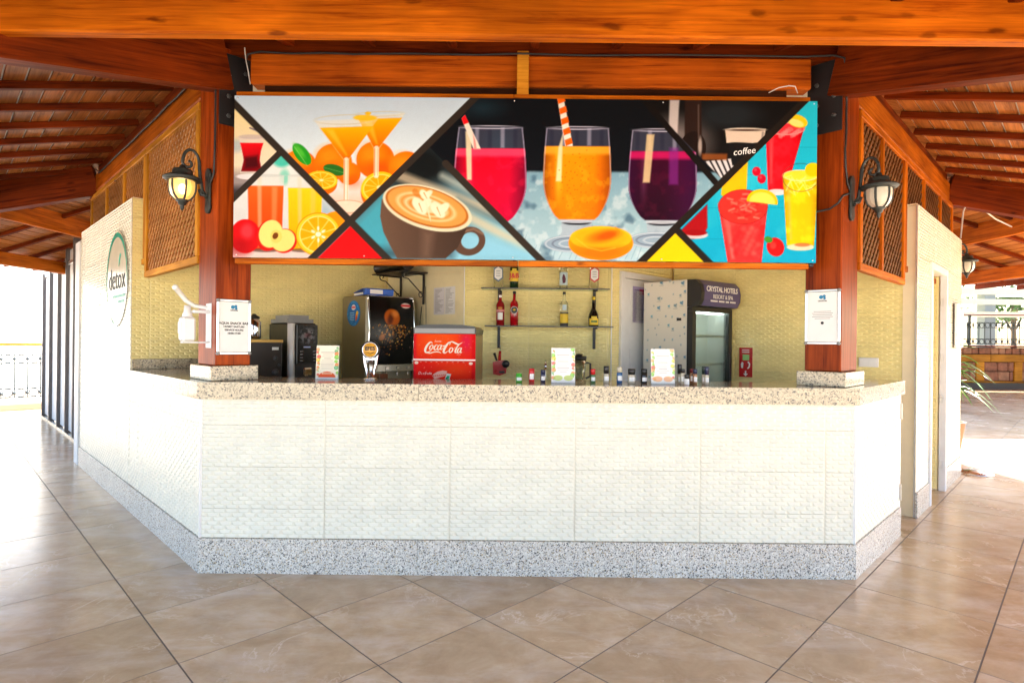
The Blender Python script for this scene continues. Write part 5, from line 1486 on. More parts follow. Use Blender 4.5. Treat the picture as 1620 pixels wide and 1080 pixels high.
mb = MB(); mb.lathe([(.050,.0165),(.052,.0205),(.047,.0205),(.046,.0165)], 32, T((0,0,.195)) @ R(PI/2,'X')); part("badge_ring", mb, M_CHROME, bt)
text("EFES", .034, M_INKBLK, bt, T((0, -.0205, .203)), bold=.001)
mb = MB(); mb.tube([(-.026,-.020,.178),(0,-.0205,.170),(.026,-.020,.178)], .002, 6); part("badge_scroll", mb, M_INKBLK, bt)
mb = MB(); mb.tube([(0,.02,.0),(0,.02,.15)], .016, 12); part("column", mb, M_STEEL, bt)

# ------------------------------------------------------------------ menu cards
def menu(label, px_, py_, Y, seed, tint):
    o = at(px_, py_, Y)
    t = thing("menu_card", label, "menu card", T((o.x, Y, 1.1405)), "menu cards in acrylic stands on the counter")
    cv = Canvas(100, 142, 70, 100, tint)
    r = np.random.default_rng(seed)
    cols = [(240,120,60),(220,70,60),(120,190,60),(250,190,60),(90,160,110),(236,150,90)]
    for k in range(16):
        s_ = k/16
        x, y = (r.uniform(2, 12) if k % 2 else r.uniform(88, 98)), 6+s_*128+r.uniform(-4, 4)
        rad = r.uniform(5, 11); cc = cols[r.integers(6)]
        cv.ell(x, y, rad, rad*.9, cc, .85 if seed == 1 else .55); cv.ell(x, y, rad*.6, rad*.55, tuple(min(255, c+50) for c in cc), .6)
        cv.ell(x+4, y+6, rad*.7, 3, (120,180,80), .6, r.uniform(0, 3))
    for k in range(9):
        w_ = r.uniform(14, 30)
        cv.line([(50-w_, 30+k*9), (50+w_, 30+k*9)], 2.2 if k % 3 else 3.4, (170,160,150), .8)
    if seed == 1:
        cv.put(cv.ell_m(50, 142, 38, 26), (238,92,30)); cv.line([(30,124),(70,124)], 7, (250,220,190), .9); cv.line([(34,124),(66,124)], 3, (226,90,40), .6)
    else:
        for x in (28, 72): cv.ell(x, 128, 20, 12, ((190,210,90) if seed == 2 else (246,170,110)), .7)
    link("card", cv.mesh("card", .148, .208), M_PRINTP, t, T((-.074, -.0012, .012)) @ R(-.10, 'X'))
    mb = MB(); mb.box(-.075, .075, 0, .0025, .0, .222, R(-.10, 'X')); part("back_sheet", mb, M_PAPER, t)
    mb = MB(); mb.box(-.076, .076, -.02, .07, .0, .003); part("stand_foot", mb, glass("clear acrylic", (.95,.97,.96), .02, 1.45, .6), t)
menu("menu card with orange footer and cream ground, left of the beer tap", 517, 600, 3.80, 1, (246,238,216))
menu("white menu card with pale fruit border in front of the blender jug", 891, 606, 3.66, 2, (252,252,252))
menu("white menu card with orange fruit border in front of the fridge", 1049, 608, 3.65, 3, (253,252,250))

# ------------------------------------------------------------------ little cans and jars along the counter edge
def little(label, px_, pw, ph, cap, body, capf=.35, Y=3.70, name="spice_jar", cat="jar", clear=False):
    o = at(px_, 600, Y); w_ = pw*Y/F; h_ = ph*Y/F
    t = thing(name, label, cat, T((o.x, Y, 1.1405)), "small jars and cans on the counter edge")
    hb = h_*(1-capf); r = w_/2
    mb = MB(); mb.lathe([(r*.92,0),(r,.003),(r,hb*.9),(r*.9,hb)], 18); part("body", mb, body, t)
    mb = MB(); mb.lathe([(r*.94,hb+.0003),(r*.96,h_-.003),(r*.8,h_),(.0001,h_+.0002)], 18); part("cap", mb, cap, t)
    mb = MB(); mb.lathe([(r*1.01,hb*.25),(r*1.01,hb*.7)], 18, None, 0, True, -2.4, -.6); part("label", mb, M_PAPER if body is not M_CHROME else M_DARKG, t)
    return t
M_GRN = plain("bright green plastic", (.06,.42,.03), .35); M_REDC = plain("red can", (.55,.02,.02), .3, .1); M_NAVY = plain("navy can", (.02,.025,.07), .3)
M_JARG = plain("jar glass with pale filling", (.52,.47,.36), .12); M_JARB = plain("jar with brown spice", (.30,.14,.06), .15); M_BLUEJ = plain("blue jar", (.03,.10,.25), .2)
little("short bright green canister, leftmost of the counter-edge row", 821, 10, 14, M_GRN, M_GRN, .2, name="canister", cat="canister")
little("red can with white print beside the green canister", 841, 9, 22, M_REDC, M_REDC, .12, name="canister", cat="canister")
little("dark navy can with white print, just left of the white menu card", 859, 8, 20, M_NAVY, M_NAVY, .3, name="canister", cat="canister")
little("can with red top and green band, right of the blender jug", 938, 8, 22, M_REDC, plain("green red can", (.04,.16,.05), .3), .4, name="canister", cat="canister")
little("tall jar with black cap and yellow label spot", 959, 9, 27, M_BLACKP, M_JARG, .45)
little("blue jar with pale pump top, next to the tall black-capped jar", 980, 9, 26, M_JARG, M_BLUEJ, .35)
little("wide jar with black lid and white beads, in front of the inner door", 999, 12, 23, M_BLACKP, M_JARG, .4)
little("all black jar just left of the orange-bordered menu card", 1019, 10, 23, M_BLACKP, plain("black jar glass", (.02,.02,.025), .1), .4)
little("tall dark-capped jar just right of the orange-bordered menu card", 1075, 7, 31, M_BLACKP, M_JARG, .5)
little("pale jar with black cap leaning on its dark-capped neighbour", 1080, 7, 24, M_BLACKP, M_JARG, .25, 3.66)
little("small white jar with black lid between pale and red-capped jars", 1086.5, 8, 16, M_BLACKP, M_PAPER, .4, 3.62)
little("spice jar with dark red cap", 1094, 6, 24, plain("dark red cap", (.16,.01,.015), .4), M_JARB, .25)
little("spice jar with navy cap and brown filling, in front of the fridge edge", 1099.5, 7, 24, M_NAVY, M_JARB, .3, 3.66)
little("jar with black green cap in front of the fridge door", 1113, 6, 28, plain("black green cap", (.01,.03,.02), .4), M_JARG, .45)
little("jar with navy cap in front of the fridge door, last of the row", 1118, 7, 28, M_NAVY, M_JARG, .45, 3.66)

# ------------------------------------------------------------------ glass shelves and bottles on the shelf wall
M_SHELF = glass("green edged shelf glass", (.62,.80,.74), .02, 1.5, .3)
zs1, zs2 = at(860, 457.5, 5.42).z, at(860, 516, 5.42).z
for lab, xa, xb, z in (("upper glass shelf on the shelf wall, holding four bottles", 762, 962, zs1), ("lower glass shelf on the shelf wall, holding four bottles", 768, 968, zs2)):
    x0, x1 = at(xa, 458, 5.40).x, at(xb, 458, 5.40).x
    t = thing("glass_shelf", lab, "shelf", T((x0, 5.49, z)))
    mb = MB(); mb.box(0, x1-x0, -.19, -.002, -.008, 0); part("glass_plate", mb, M_SHELF, t)
    mb = MB(); mb.box(.0, x1-x0, -.193, -.1905, -.010, .0005); part("front_edge", mb, M_DARKG, t)
    for px_ in (789.5, 941):
        X = at(px_, 480, 5.45).x-x0
        mb = MB(); mb.box(X-.013, X+.013, -.020, -.002, -.21, -.0085, None, 0, .002); mb.box(X-.010, X+.010, -.17, -.0205, -.022, -.0085, None, 0, .002); part("bracket", mb, M_BLACKM, t)
G_CLEAR = glass("clear bottle glass", (.93,.96,.95), .02, 1.45, .35)
G_GREEN = plain("dark green bottle glass", (.012,.035,.012), .08, coat=.5)
G_DARK = plain("black bottle glass", (.010,.008,.006), .08, coat=.5)
G_RED = plain("red liqueur", (.55,.006,.015), .08, coat=.5, **{"Transmission Weight": .45})
G_CAMP = plain("dark red liqueur", (.36,.006,.012), .08, coat=.5, **{"Transmission Weight": .35})
G_GOLD = plain("golden spirit", (.42,.26,.03), .08, **{"Transmission Weight": .5})
M_YEL = plain("yellow label", (.78,.55,.03), .5); M_SKY = plain("pale blue label", (.50,.66,.72), .5); M_LABW = plain("white label", (.80,.80,.78), .5); M_LABK = plain("black label", (.03,.03,.03), .5); M_LABR = plain("red label", (.6,.03,.03), .5); M_SLATE = plain("slate blue label", (.10,.17,.25), .5)
def bottle(label, px_, z, hh, r, body, prof, capm, cap_h=.03, Yb=5.40):
    X = at(px_, 490, Yb).x
    t = thing("bottle", label, "bottle", T((X, Yb, z+.0008)), "spirit bottles on the glass shelves")
    H = hh-cap_h
    mb = MB(); mb.lathe([(a*r, b*H) for a, b in prof], 22); part("glass_body", mb, body, t)
    rn = prof[-1][0]*r
    mb = MB(); mb.lathe([(rn*1.12, H+.0005), (rn*1.12, H+cap_h), (.0001, H+cap_h+.001)], 16); part("cap", mb, capm, t)
    return t, H
ROUND = [(.9,0),(1,.015),(1,.60),(.93,.67),(.55,.76),(.40,.82),(.36,.99),(.42,1)]
SLIM = [(.9,0),(1,.015),(1,.66),(.85,.73),(.42,.80),(.34,.86),(.34,1)]
BULB = [(.85,0),(.98,.02),(1,.30),(.9,.45),(.5,.62),(.32,.72),(.27,.95),(.30,1)]
def band(t, r, z0, z1, mat, a=1.25, name="label"):
    mb = MB(); mb.lathe([(r*1.012, z0), (r*1.012, z1)], 14, None, 0, True, -PI/2-a, -PI/2+a); return part(name, mb, mat, t)
def hexa(t, r, zc, w_, h_, edge):
    for s_, m, y in ((1, edge, -.0012), (.8, M_LABW, -.002)):
        w2, h2 = w_*s_/2, h_*s_/2
        mb = MB(); mb.plate([(-w2,-h2*.6),(0,-h2),(w2,-h2*.6),(w2,h2*.6),(0,h2),(-w2,h2*.6)], -r+y-.0006, -r+y, T((0,0,zc))); part("label", mb, m, t)
    for k in range(3):
        mb = MB(); mb.box(-w_*.22, w_*.22, -r-.0034, -r-.0027, zc+.02-k*.022, zc+.024-k*.022); part("print_line", mb, M_SLATE, t)
t, H = bottle("clear gin bottle with slate blue hexagon label, first on the upper shelf", 788, zs1, .36, .047, G_CLEAR, ROUND, M_SLATE); hexa(t, .047, .135, .085, .155, M_SLATE)
t, H = bottle("dark green whisky bottle with yellow label, second on the upper shelf", 813, zs1, .34, .041, G_GREEN, ROUND, G_GREEN); band(t, .041, .065, .165, M_YEL); band(t, .041, .165, .185, M_YEL, .5)
text("J&B", .062, M_LABR, t, T((0, -.0435, .115)), bold=.0015)
t, H = bottle("clear rum bottle with pale blue label and dark figure, third on the upper shelf", 891, zs1, .33, .039, G_CLEAR, ROUND, M_DARKG); band(t, .039, .035, .155, M_SKY)
mb = MB(); mb.plate([(-.010,.05),(.014,.055),(.018,.09),(.006,.13),(-.008,.135),(-.016,.10)], -.0415, -.041); part("label_figure", mb, plain("plum ink", (.10,.015,.04), .5), t)
t, H = bottle("clear gin bottle with red hexagon label, last on the upper shelf", 939, zs1, .36, .044, G_CLEAR, ROUND, M_LABR); hexa(t, .044, .135, .085, .15, M_LABR)
t, H = bottle("dark red aperitif bottle with white label, first on the lower shelf", 791.5, zs2, .325, .040, G_CAMP, SLIM, M_BLACKP, .035); band(t, .040, .055, .12, M_LABW, .6); band(t, .040, .13, .148, plain("pink label", (.7,.25,.25), .5)); band(t, .040, .15, .172, plain("amber label", (.55,.22,.02), .5), .5)
band(t, .0145, .262, .285, M_LABW)
t, H = bottle("bright red liqueur bottle with round black and yellow label, second on the lower shelf", 813.5, zs2, .322, .039, G_RED, SLIM, M_BLACKP, .022)
mb = MB(); mb.lathe([(.034,0),(.034,.002)], 24, T((0,-.0385,.145)) @ R(PI/2,'X')); part("label_rim", mb, M_LABW, t)
mb = MB(); mb.lathe([(.031,0),(.031,.0025)], 24, T((0,-.0385,.145)) @ R(PI/2,'X')); part("label", mb, M_LABK, t)
mb = MB(); mb.ball((0, -.041, .148), .014, 10, None, 0, .7); part("label_figure", mb, M_YEL, t)
t, H = bottle("clear bottle half filled with golden spirit, third on the lower shelf", 892.5, zs2, .322, .038, G_CLEAR, SLIM, M_BLACKP, .022); band(t, .0385, .03, .115, M_YEL, 1.3); band(t, .0385, .115, .128, M_LABK, 1.3); band(t, .0385, .002, .03, M_LABK, 1.3)
band(t, .0385, .15, .20, M_SKY, .5)
t, H = bottle("black long necked liqueur bottle with yellow label, last on the lower shelf", 939, zs2, .28, .049, G_DARK, BULB, M_YEL, .03); band(t, .0495, .015, .075, M_YEL, .95); band(t, .0495, .075, .095, M_YEL, .55); band(t, .050, .038, .055, plain("green label", (.05,.18,.05), .5), .6)

# ------------------------------------------------------------------ things hanging on the shelf wall and its sides
rp_o = at(791, 575, 5.44)
rp = thing("red_scoop", "red plastic ice scoop pot hanging by its handle below the shelf bracket", "scoop", T((rp_o.x, 5.45, rp_o.z)))
mb = MB(); mb.plate([(-.062,-.095),(.0,-.108),(.058,-.085),(.068,-.02),(.045,.035),(-.015,.03),(-.065,.015)], -.085, -.005); part("body", mb, M_RED_P, rp)
mb = MB(); mb.tube([(-.005,-.04,.03),(.0,-.03,.12)], [.016,.012], 10); part("handle", mb, M_RED_P, rp)
mb = MB(); mb.tube([(-.03,-.05,.03),(-.055,-.05,.10)], [.009,.013], 8); part("lever", mb, M_BLACKP, rp)
mb = MB(); mb.lathe([(.036,0),(.034,.02),(.02,.026),(.0001,.027)], 18, T((.055,-.085,.0)) @ R(PI/2,'X')); part("knob", mb, M_BLACKP, rp)
mb = MB(); mb.box(-.005, .045, -.089, -.0855, -.085, -.065); part("vent", mb, M_BLACKP, rp)
mb = MB(); mb.tube([(0,-.03,.12),(.0,-.02,.16),(.0,-.006,.17)], .004, 6); part("hanging_wire", mb, M_ALU, rp)

ba = on(672, 450, 1, 1, 5.03); bb = on(635, 450, 1, 1, 5.03)
BAF = frame((ba.x, ba.y), (S2, -S2))
sb = thing("bracket_shelf", "black scroll bracket shelf carrying a rolled black screen, above the juice dispenser", "shelf", BAF @ T((0, -.001, 2.03)))
dist = -(Vector((bb.x-ba.x, bb.y-ba.y)).length)
for u in (-.01, dist):
    mb = MB(); mb.box(u-.012, u+.012, -.014, 0, -.26, .06, None, 0, .002); mb.box(u-.010, u+.010, -.30, -.0145, .038, .05, None, 0, .002); part("bracket", mb, M_BLACKM, sb)
    mb = MB()
    pts = [(u, -.02, -.16)]+[(u, -.02-.20*k/8, -.16+.17*k/8) for k in range(1, 8)]
    for k in range(14):
        a = 1.8*PI*k/13; r_ = .035*(1-k/22)
        pts.append((u, -.22-.02-r_*math.sin(a)*.9, .0+.0-r_*math.cos(a)+.03))
    mb.tube(pts, .006, 6); part("scroll", mb, M_BLACKM, sb)
    mb = MB(); mb.tube([(u, -.02+(-.022)*(1-math.cos(1.7*PI*k/12)), -.16-.03*math.sin(1.7*PI*k/12)) for k in range(13)], .005, 6); part("scroll", mb, M_BLACKM, sb)
mb = MB(); mb.box(dist-.10, .05, -.30, -.001, .0505, .062); part("board", mb, M_BLACKM, sb)
mb = MB(); mb.tube([(dist-.14,-.18,.14),(.05,-.24,.14)], .075, 18); part("roll", mb, M_BLACKP, sb)
cable("thin black wire hanging from the scroll bracket shelf", [BAF @ Vector((-.02,-.02,1.75)), BAF @ Vector((-.05,-.018,1.60)), BAF @ Vector((-.07,-.018,1.40)), BAF @ Vector((-.08,-.018,1.1))], .004)
cable("second black wire hanging down the plain side wall", [BAF @ Vector((.04,-.018,1.95)), BAF @ Vector((.05,-.018,1.70)), BAF @ Vector((.055,-.018,1.45)), BAF @ Vector((.08,-.018,1.1))], .003)

def paper(label, M, w_, h_, seed, tint, head=None):
    cv = Canvas(100, 100*h_/w_, 50, int(50*h_/w_), tint)
    r = np.random.default_rng(seed)
    H_ = 100*h_/w_
    for k in range(int(H_/7)-2):
        w2 = r.uniform(20, 78)
        cv.line([(12, 12+k*7), (12+w2, 12+k*7)], 2.6, tuple(c*.55 for c in tint), .8)
    if head: cv.poly([(40,8),(92,8),(92,26),(40,26)], head)
    me = cv.mesh("paper_notice", w_, h_)
    mb = MB(); mb.box(0, w_, .0005, .002, 0, h_)
    t = thing("paper_notice", label, "notice", M)
    link("printed_sheet", me, M_PRINTP, t); part("sheet_back", mb, M_PAPER, t)
    return t
pa = on(685, 503, 1, 1, 5.03)
paper("left of two paper notices taped to the plain side wall", frame((pa.x, pa.y), (S2, -S2)) @ T((0, .008, 1.66)), .17, .27, 5, (216,216,222))
paper("right of two paper notices taped to the plain side wall", frame((pa.x, pa.y), (S2, -S2)) @ T((.175, .008, 1.66)), .16, .27, 6, (226,228,230))
paper("purple printed notice on the inner door beside the fridge", BR @ T((.34, -.004, 1.60)), .30, .36, 8, (170,160,206), (170,40,90))
fs = thing("fire_sign", "small red fire point sign with white arrow on the inner right wall", "sign", T((0,0,0)))
fo_ = on(1179.5, 573, 1, 1, 8.0)
fs.matrix_world = frame((fo_.x, fo_.y), (S2, -S2)) @ T((-.066, .006, fo_.z-.145))
mb = MB(); mb.box(0, .132, -.003, 0, 0, .29, None, 0, .001); part("plate", mb, M_RED_P, fs)
mb = MB(); mb.box(.035, .10, -.0042, -.0032, .165, .222); part("green_square", mb, plain("luminous green", (.35,.62,.22), .5), fs)
mb = MB(); mb.plate([(.066,.008),(.09,.035),(.073,.035),(.073,.062),(.059,.062),(.059,.035),(.042,.035)], -.0042, -.0032); part("arrow", mb, M_LABW, fs)
mb = MB(); mb.plate([(.02,.09),(.04,.085),(.045,.14),(.03,.15),(.018,.13)], -.0042, -.0032); part("flame_icon", mb, M_LABW, fs)
mb = MB(); mb.tube([(.085,-.004,.085),(.10,-.004,.10),(.105,-.004,.13),(.09,-.004,.15)], .007, 6); part("hose_icon", mb, M_LABW, fs)
for z in (.265, .245):
    mb = MB(); mb.box(.03, .10, -.0042, -.0032, z-.004, z+.004); part("print_line", mb, M_LABW, fs)
sw_o = on(1374, 573, 1, 1, 8.0)
swt = thing("light_switch", "white double switch plate on the cream wall right of the post", "switch", frame((sw_o.x, sw_o.y), (S2, -S2)) @ T((-.075, .006, sw_o.z-.04)))
mb = MB(); mb.box(0, .15, -.010, 0, 0, .08, None, 0, .004); part("plate", mb, M_WHITEP, swt)
for x in (.012, .079):
    mb = MB(); mb.box(x, x+.059, -.014, -.0105, .012, .068, None, 0, .002); part("rocker", mb, M_WHITEP, swt)

# blender jug, tap
bl_o = at(917, 600, 5.0)
bl = thing("blender_jug", "clear blender jug with black lid half hidden by the white menu card", "blender", T((at(916, 600, 5.12).x, 5.12, .8805)))
mb = MB(); mb.prism([(-.07,-.07),(.07,-.07),(.07,.07),(-.07,.07)], 0, .14); part("motor_base", mb, M_BLACKP, bl)
mb = MB(); mb.lathe([(.045,.141),(.062,.36),(.064,.36),(.048,.141)], 20); part("jug", mb, G_CLEAR, bl)
mb = MB(); mb.lathe([(.064,.361),(.066,.395),(.03,.40),(.03,.415),(.001,.418)], 20); part("lid", mb, M_BLACKP, bl)
mb = MB(); mb.tube([(.062,0,.34),(.10,0,.33),(.10,0,.22),(.058,0,.20)], .010, 8); part("handle", mb, M_BLACKP, bl)
tp = thing("sink_tap", "thin steel sink tap below the glass shelves", "tap", T((at(862, 600, 5.3).x, 5.3, .8805)))
mb = MB(); mb.tube([(0,0,0),(0,0,.30)]+[(0,-.06+.06*math.cos(PI*k/8),.30+.05*math.sin(PI*k/8)) for k in range(1,9)]+[(0,-.12,.26)], .011, 8); part("spout", mb, M_CHROME, tp)
mb = MB(); mb.lathe([(.028,0),(.026,.03),(.012,.04)], 14); part("base", mb, M_CHROME, tp)

# ------------------------------------------------------------------ fridge
fa = math.radians(38)
fk_ = at(1095, 560, 5.30)
FM = frame((fk_.x, 5.30), (math.cos(fa), math.sin(fa)))
FW, FD, FH = .655, .56, 1.99
fr = thing("display_fridge", "tall glass-door display fridge with violet header and small logos on its white side", "fridge", FM)
mb = MB()
mb.box(0, .03, .06, FD, .10, FH, None, 0, .003); part("side_panel", mb, M_WHITEM, fr)
mb = MB(); mb.box(FW-.03, FW, .06, FD, .10, FH, None, 0, .003); part("side_panel", mb, M_WHITEM, fr)
M_FIN = plain("fridge liner", (.80,.84,.81), .4)
mb = MB(); mb.box(.031, FW-.031, FD-.04, FD-.001, .12, FH-.005); part("back_liner", mb, M_FIN, fr)
mb = MB(); mb.box(.031, FW-.031, .06, FD-.041, .10, .14); mb.box(.031, FW-.031, .06, FD-.041, 1.72, FH-.004); part("liner_floor_and_top", mb, M_FIN, fr)
mb = MB(); mb.box(.0, FW, .0, .059, .10, .16); mb.box(.0, .055, .0, .059, .1605, 1.695); mb.box(FW-.055, FW, .0, .059, .1605, 1.695); mb.box(.0, FW, .0, .059, 1.6955, 1.735); part("door_frame", mb, M_BLACKP, fr)
mb = MB(); mb.box(.056, FW-.056, .02, .03, .1605, 1.695); part("door_glass", mb, glass("pale door glass", (.88,.95,.92), .03, 1.45, .5), fr)
mb = MB(); mb.box(FW-.085, FW-.070, -.03, -.001, .9, 1.3, None, 0, .004); part("handle", mb, M_BLACKP, fr)
for k in range(5):
    mb = MB()
    z = .38+k*.27
    for j in range(9): mb.box(.045, FW-.045, .09+j*.045, .096+j*.045, z, z+.005)
    mb.box(.04, FW-.04, .078, .086, z-.004, z+.02); part("wire_shelf", mb, M_WHITEM, fr, None, None, True)
mb = MB(); mb.box(.08, FW-.08, .075, .10, 1.68, 1.715); part("lamp", mb, emit("fridge lamp", (.9,1,.95), 1.6), fr)
mb = MB(); mb.box(.01, FW-.01, .04, FD-.02, 0, .099); part("base", mb, M_BLACKP, fr)
hd_ = [(.0,1.737),(-.055,1.745),(-.085,1.80),(-.09,1.87),(-.075,1.94),(-.03,1.985),(.06,1.99),(.06,1.737)]
mb = MB()
n = len(hd_)
vs_ = [(0, y, z) for y, z in hd_]+[(FW, y, z) for y, z in hd_]
mb.add(vs_, [tuple(range(n)), tuple(range(n, 2*n))[::-1]]+[((i+1) % n, i, n+i, n+(i+1) % n) for i in range(n)])
M_VIOL = plain("violet header", (.07,.055,.17), .3)
hdp = part("header", mb, M_BLACKP, fr)
mb = MB(); mb.add([(.05+(FW-.06)*u_, y-.002, z) for u_ in (0, 1) for y, z in hd_[1:6]], [(i, i+5, i+6, i+1) for i in range(4)]); part("header_face", mb, M_VIOL, fr)
text("CRYSTAL HOTELS", .069, M_INKWHT, fr, T((.335, -.0935, 1.90)) @ R(.0, 'X'), extrude=.0006, spacing=.92, bold=.001)
text("RESORT & SPA", .054, M_INKWHT, fr, T((.345, -.0945, 1.832)) @ R(.0, 'X'), spacing=.95)
for k in range(22):
    if k in (6, 12, 16): continue
    mb = MB(); mb.box(.15+k*.019, .163+k*.019, -.0905, -.0885, 1.785, 1.80); part("slogan_stroke", mb, M_INKWHT, fr)
cv = Canvas(100, 350, 90, 300, (244,240,228))
r = np.random.default_rng(12)
for k in range(110):
    x, y = 6+(k % 6)*17+r.uniform(-6, 6)+(8 if (k//6) % 2 else 0), 6+(k//6)*18.5+r.uniform(-6, 6)
    s_ = r.choice([.7, 1.0, 1.7, 2.7], p=[.35,.3,.23,.12])
    cc = [(90,175,200),(130,165,180),(90,150,190)][k % 3]
    cv.ell(x-s_*.5, y, s_, s_*.8, cc, .9, .5); cv.ell(x+s_*.7, y-s_*.5, s_*.7, s_*.6, cc, .9, -.5); cv.ell(x+s_*.6, y+s_*.8, s_*.7, s_*.5, cc, .8)
    cv.line([(x-s_*1.6, y+s_*2), (x+s_*1.6, y+s_*2)], .8, (150,160,165), .7)
side = cv.mesh("side_decal", FD-.06, FH-.10)
link("side_decal", side, M_PRINTG, fr, Matrix(((0,1,0,-.0015),(-1,0,0,FD),(0,0,1,.10),(0,0,0,1))))
mb = MB(); mb.box(-.004, -.0016, .12, .17, 1.61, 1.635); part("badge", mb, M_BLACKP, fr)

# ------------------------------------------------------------------ small things at the right
pf = thing("picture_frame", "silver picture frame hanging on the wall right of the doorway", "picture frame", RF @ T((3.42, 0, 1.38)))
for nm, x0, x1, z0, z1 in (("frame_rail", .0, .36, 0, .03), ("frame_rail", .0, .36, .42, .45), ("frame_stile", 0, .03, .0305, .4195), ("frame_stile", .33, .36, .0305, .4195)):
    mb = MB(); mb.box(x0, x1, -.03, -.002, z0, z1, None, 0, .004); part(nm, mb, M_ALU, pf)
mb = MB(); mb.box(.03, .33, -.012, -.002, .03, .42); part("sheet", mb, M_PAPER, pf)
db = at(1528, 741, 6.55)
mb = MB(); mb.lathe([(.17,0),(.17,.008),(.15,.022),(.10,.036),(.05,.042),(.0001,.043)], 32)
solo("metal_disc", mb, M_ALU, "shiny metal disc base lying on the floor beside the right wall's plinth", "stand base", T((5.12, 6.38, .0)))
pl = thing("potted_plant", "spiky green potted plant peeking out behind the wall with the doorway", "plant", T((6.02, 8.0, 0)))
mb = MB(); mb.lathe([(.16,0),(.21,.34),(.22,.36),(.19,.36),(.18,.32),(.0001,.31)], 24); part("pot", mb, plain("terracotta pot", (.36,.15,.08), .7), pl)
mb = MB(); mb.tube([(0,0,.3),(.02,0,.7),(.0,.0,1.27)], [.03,.026,.02], 8); part("trunk", mb, plain("plant stem", (.16,.11,.06), .8), pl)
M_LEAF = plain("strap leaf", (.06,.22,.012), .4, var=.35)
r = np.random.default_rng(9)
for k in range(60):
    a, el, ln = k*2.4, r.uniform(-.1, 1.2), r.uniform(.42, .62)
    base = Vector((0, 0, .72+.55*(k/60)))
    d = Vector((math.cos(a), math.sin(a), 0)); sd_ = Vector((-d.y, d.x, 0))
    vs_ = []
    for j in range(7):
        f = j/6
        p_ = base+d*(ln*f*math.cos(el*.6))+Vector((0,0,ln*(math.sin(el)*f-.75*f*f)))
        w2 = .022*(1-f)**.6*(.5+1.2*min(1, f*4)*.5)+.0008
        vs_ += [p_-sd_*w2, p_+Vector((0,0,-w2*.5)), p_+sd_*w2]
    mb = MB(); mb.add(vs_, [q_ for j in range(6) for q_ in ((3*j,3*j+1,3*j+4,3*j+3),(3*j+1,3*j+2,3*j+5,3*j+4))], None, 0, True)
    part("leaf", mb, M_LEAF, pl)

# ------------------------------------------------------------------ slatted screen on the left
SCM = frame((-7.98, 9.93), (S2, -S2))
LEN = 3.75
scn = thing("slatted_screen", "white panel screen with dark vertical battens beyond the detox wall", "screen", SCM)
us = [on(p_, 600, 1, 1, 1.95) for p_ in (70, 81, 94, 107, 119, 131)]
ul = [((u_.x+7.98)*S2-(u_.y-9.93)*S2) for u_ in us]
tops = [2.50, 2.52, 2.60, 2.68, 2.76, 2.80]
for (u0, u1), zt in zip(zip(ul, ul[1:]), tops[1:]):
    mb = MB(); mb.box(u0+.03, u1-.03, .01, .03, .05, zt-.10, None, 0, .002); part("panel", mb, M_WHITEM, scn)
mb = MB(); mb.box(ul[5]+.03, LEN, .01, .03, .05, 2.72, None, 0, .002); part("panel", mb, M_WHITEM, scn)
M_BATT = plain("bronze grey batten", (.12,.105,.10), .35, .3)
for u_, zt in zip(ul[:5], tops):
    mb = MB(); mb.box(u_-.03, u_+.03, -.035, .05, .0, zt, None, 0, .004); part("batten", mb, M_BATT, scn)
for a, b in zip(ul[:5], ul[1:6]):
    mb = MB(); mb.box(a+.031, b-.031, -.015, .009, 2.44, 2.49, None, 0, .003); part("cross_rail", mb, M_ALU, scn)
mb = MB(); mb.box(ul[0]+.03, LEN, -.035, .05, .0, .03); part("floor_track", mb, M_STEEL, scn)

# ------------------------------------------------------------------ railings
def railing(label, M, length, posts, z0, z1, mat, topz=None, topm=None, n=None):
    t = thing("iron_railing", label, "railing", M)
    h_ = z1-z0
    for z in (z0, z0+.17, z1-.17, z1):
        mb = MB(); mb.box(0, length, -.010, .010, z-.010, z+.010); part("rail", mb, mat, t)
    n = n or int(length/.19)
    s_ = length/n
    bar = MB(); bar.box(-.010, .010, -.010, .010, z0, z1); bme = bar.mesh("bar"); bme.materials.append(mat)
    rg = MB(); rg.tube([(.074*math.cos(2*PI*k/14), 0, .074*math.sin(2*PI*k/14)) for k in range(15)], .010, 5, None, 0, False)
    rme = rg.mesh("ring"); rme.materials.append(mat)
    kn = MB(); kn.ball((0,0,0), .030, 8); kme = kn.mesh("knob"); kme.materials.append(mat)
    for k in range(n):
        link("bar", bme, None, t, T(((k+.5)*s_, 0, 0)))
        for zc in (z0+.085, z1-.085):
            link("knob", kme, None, t, T(((k+.5)*s_, 0, zc)))
            link("ring", rme, None, t, T(((k+1)*s_, 0, zc)))
    if topz:
        mb = MB(); mb.box(0, length, -.03, .03, topz-.025, topz+.025, None, 0, .006); part("handrail", mb, topm, t)
    for x in posts:
        mb = MB(); mb.box(x-.03, x+.03, -.03, .03, 0, (topz or z1)-.03); part("post", mb, mat, t)
M_RAILB = plain("blue grey painted iron", (.035,.055,.07), .45)
NW = frame((-13.6, 6.85), (S2, S2))
railing("blue grey iron railing with rings along the terrace edge on the left", NW, 7.5, (.1, 2.5, 5.0, 7.4), .24, 1.06, M_RAILB, 1.25, M_FRAMEW)
mb = MB(); mb.box(0, 8.0, -.10, .20, 0, .12, None, 0, .01)
kerb = solo("terrace_kerb", mb, plain("brown stone kerb", (.32,.24,.17), .7), "low brown stone kerb under the left iron railing", "kerb", NW @ T((0, .05, 0)))

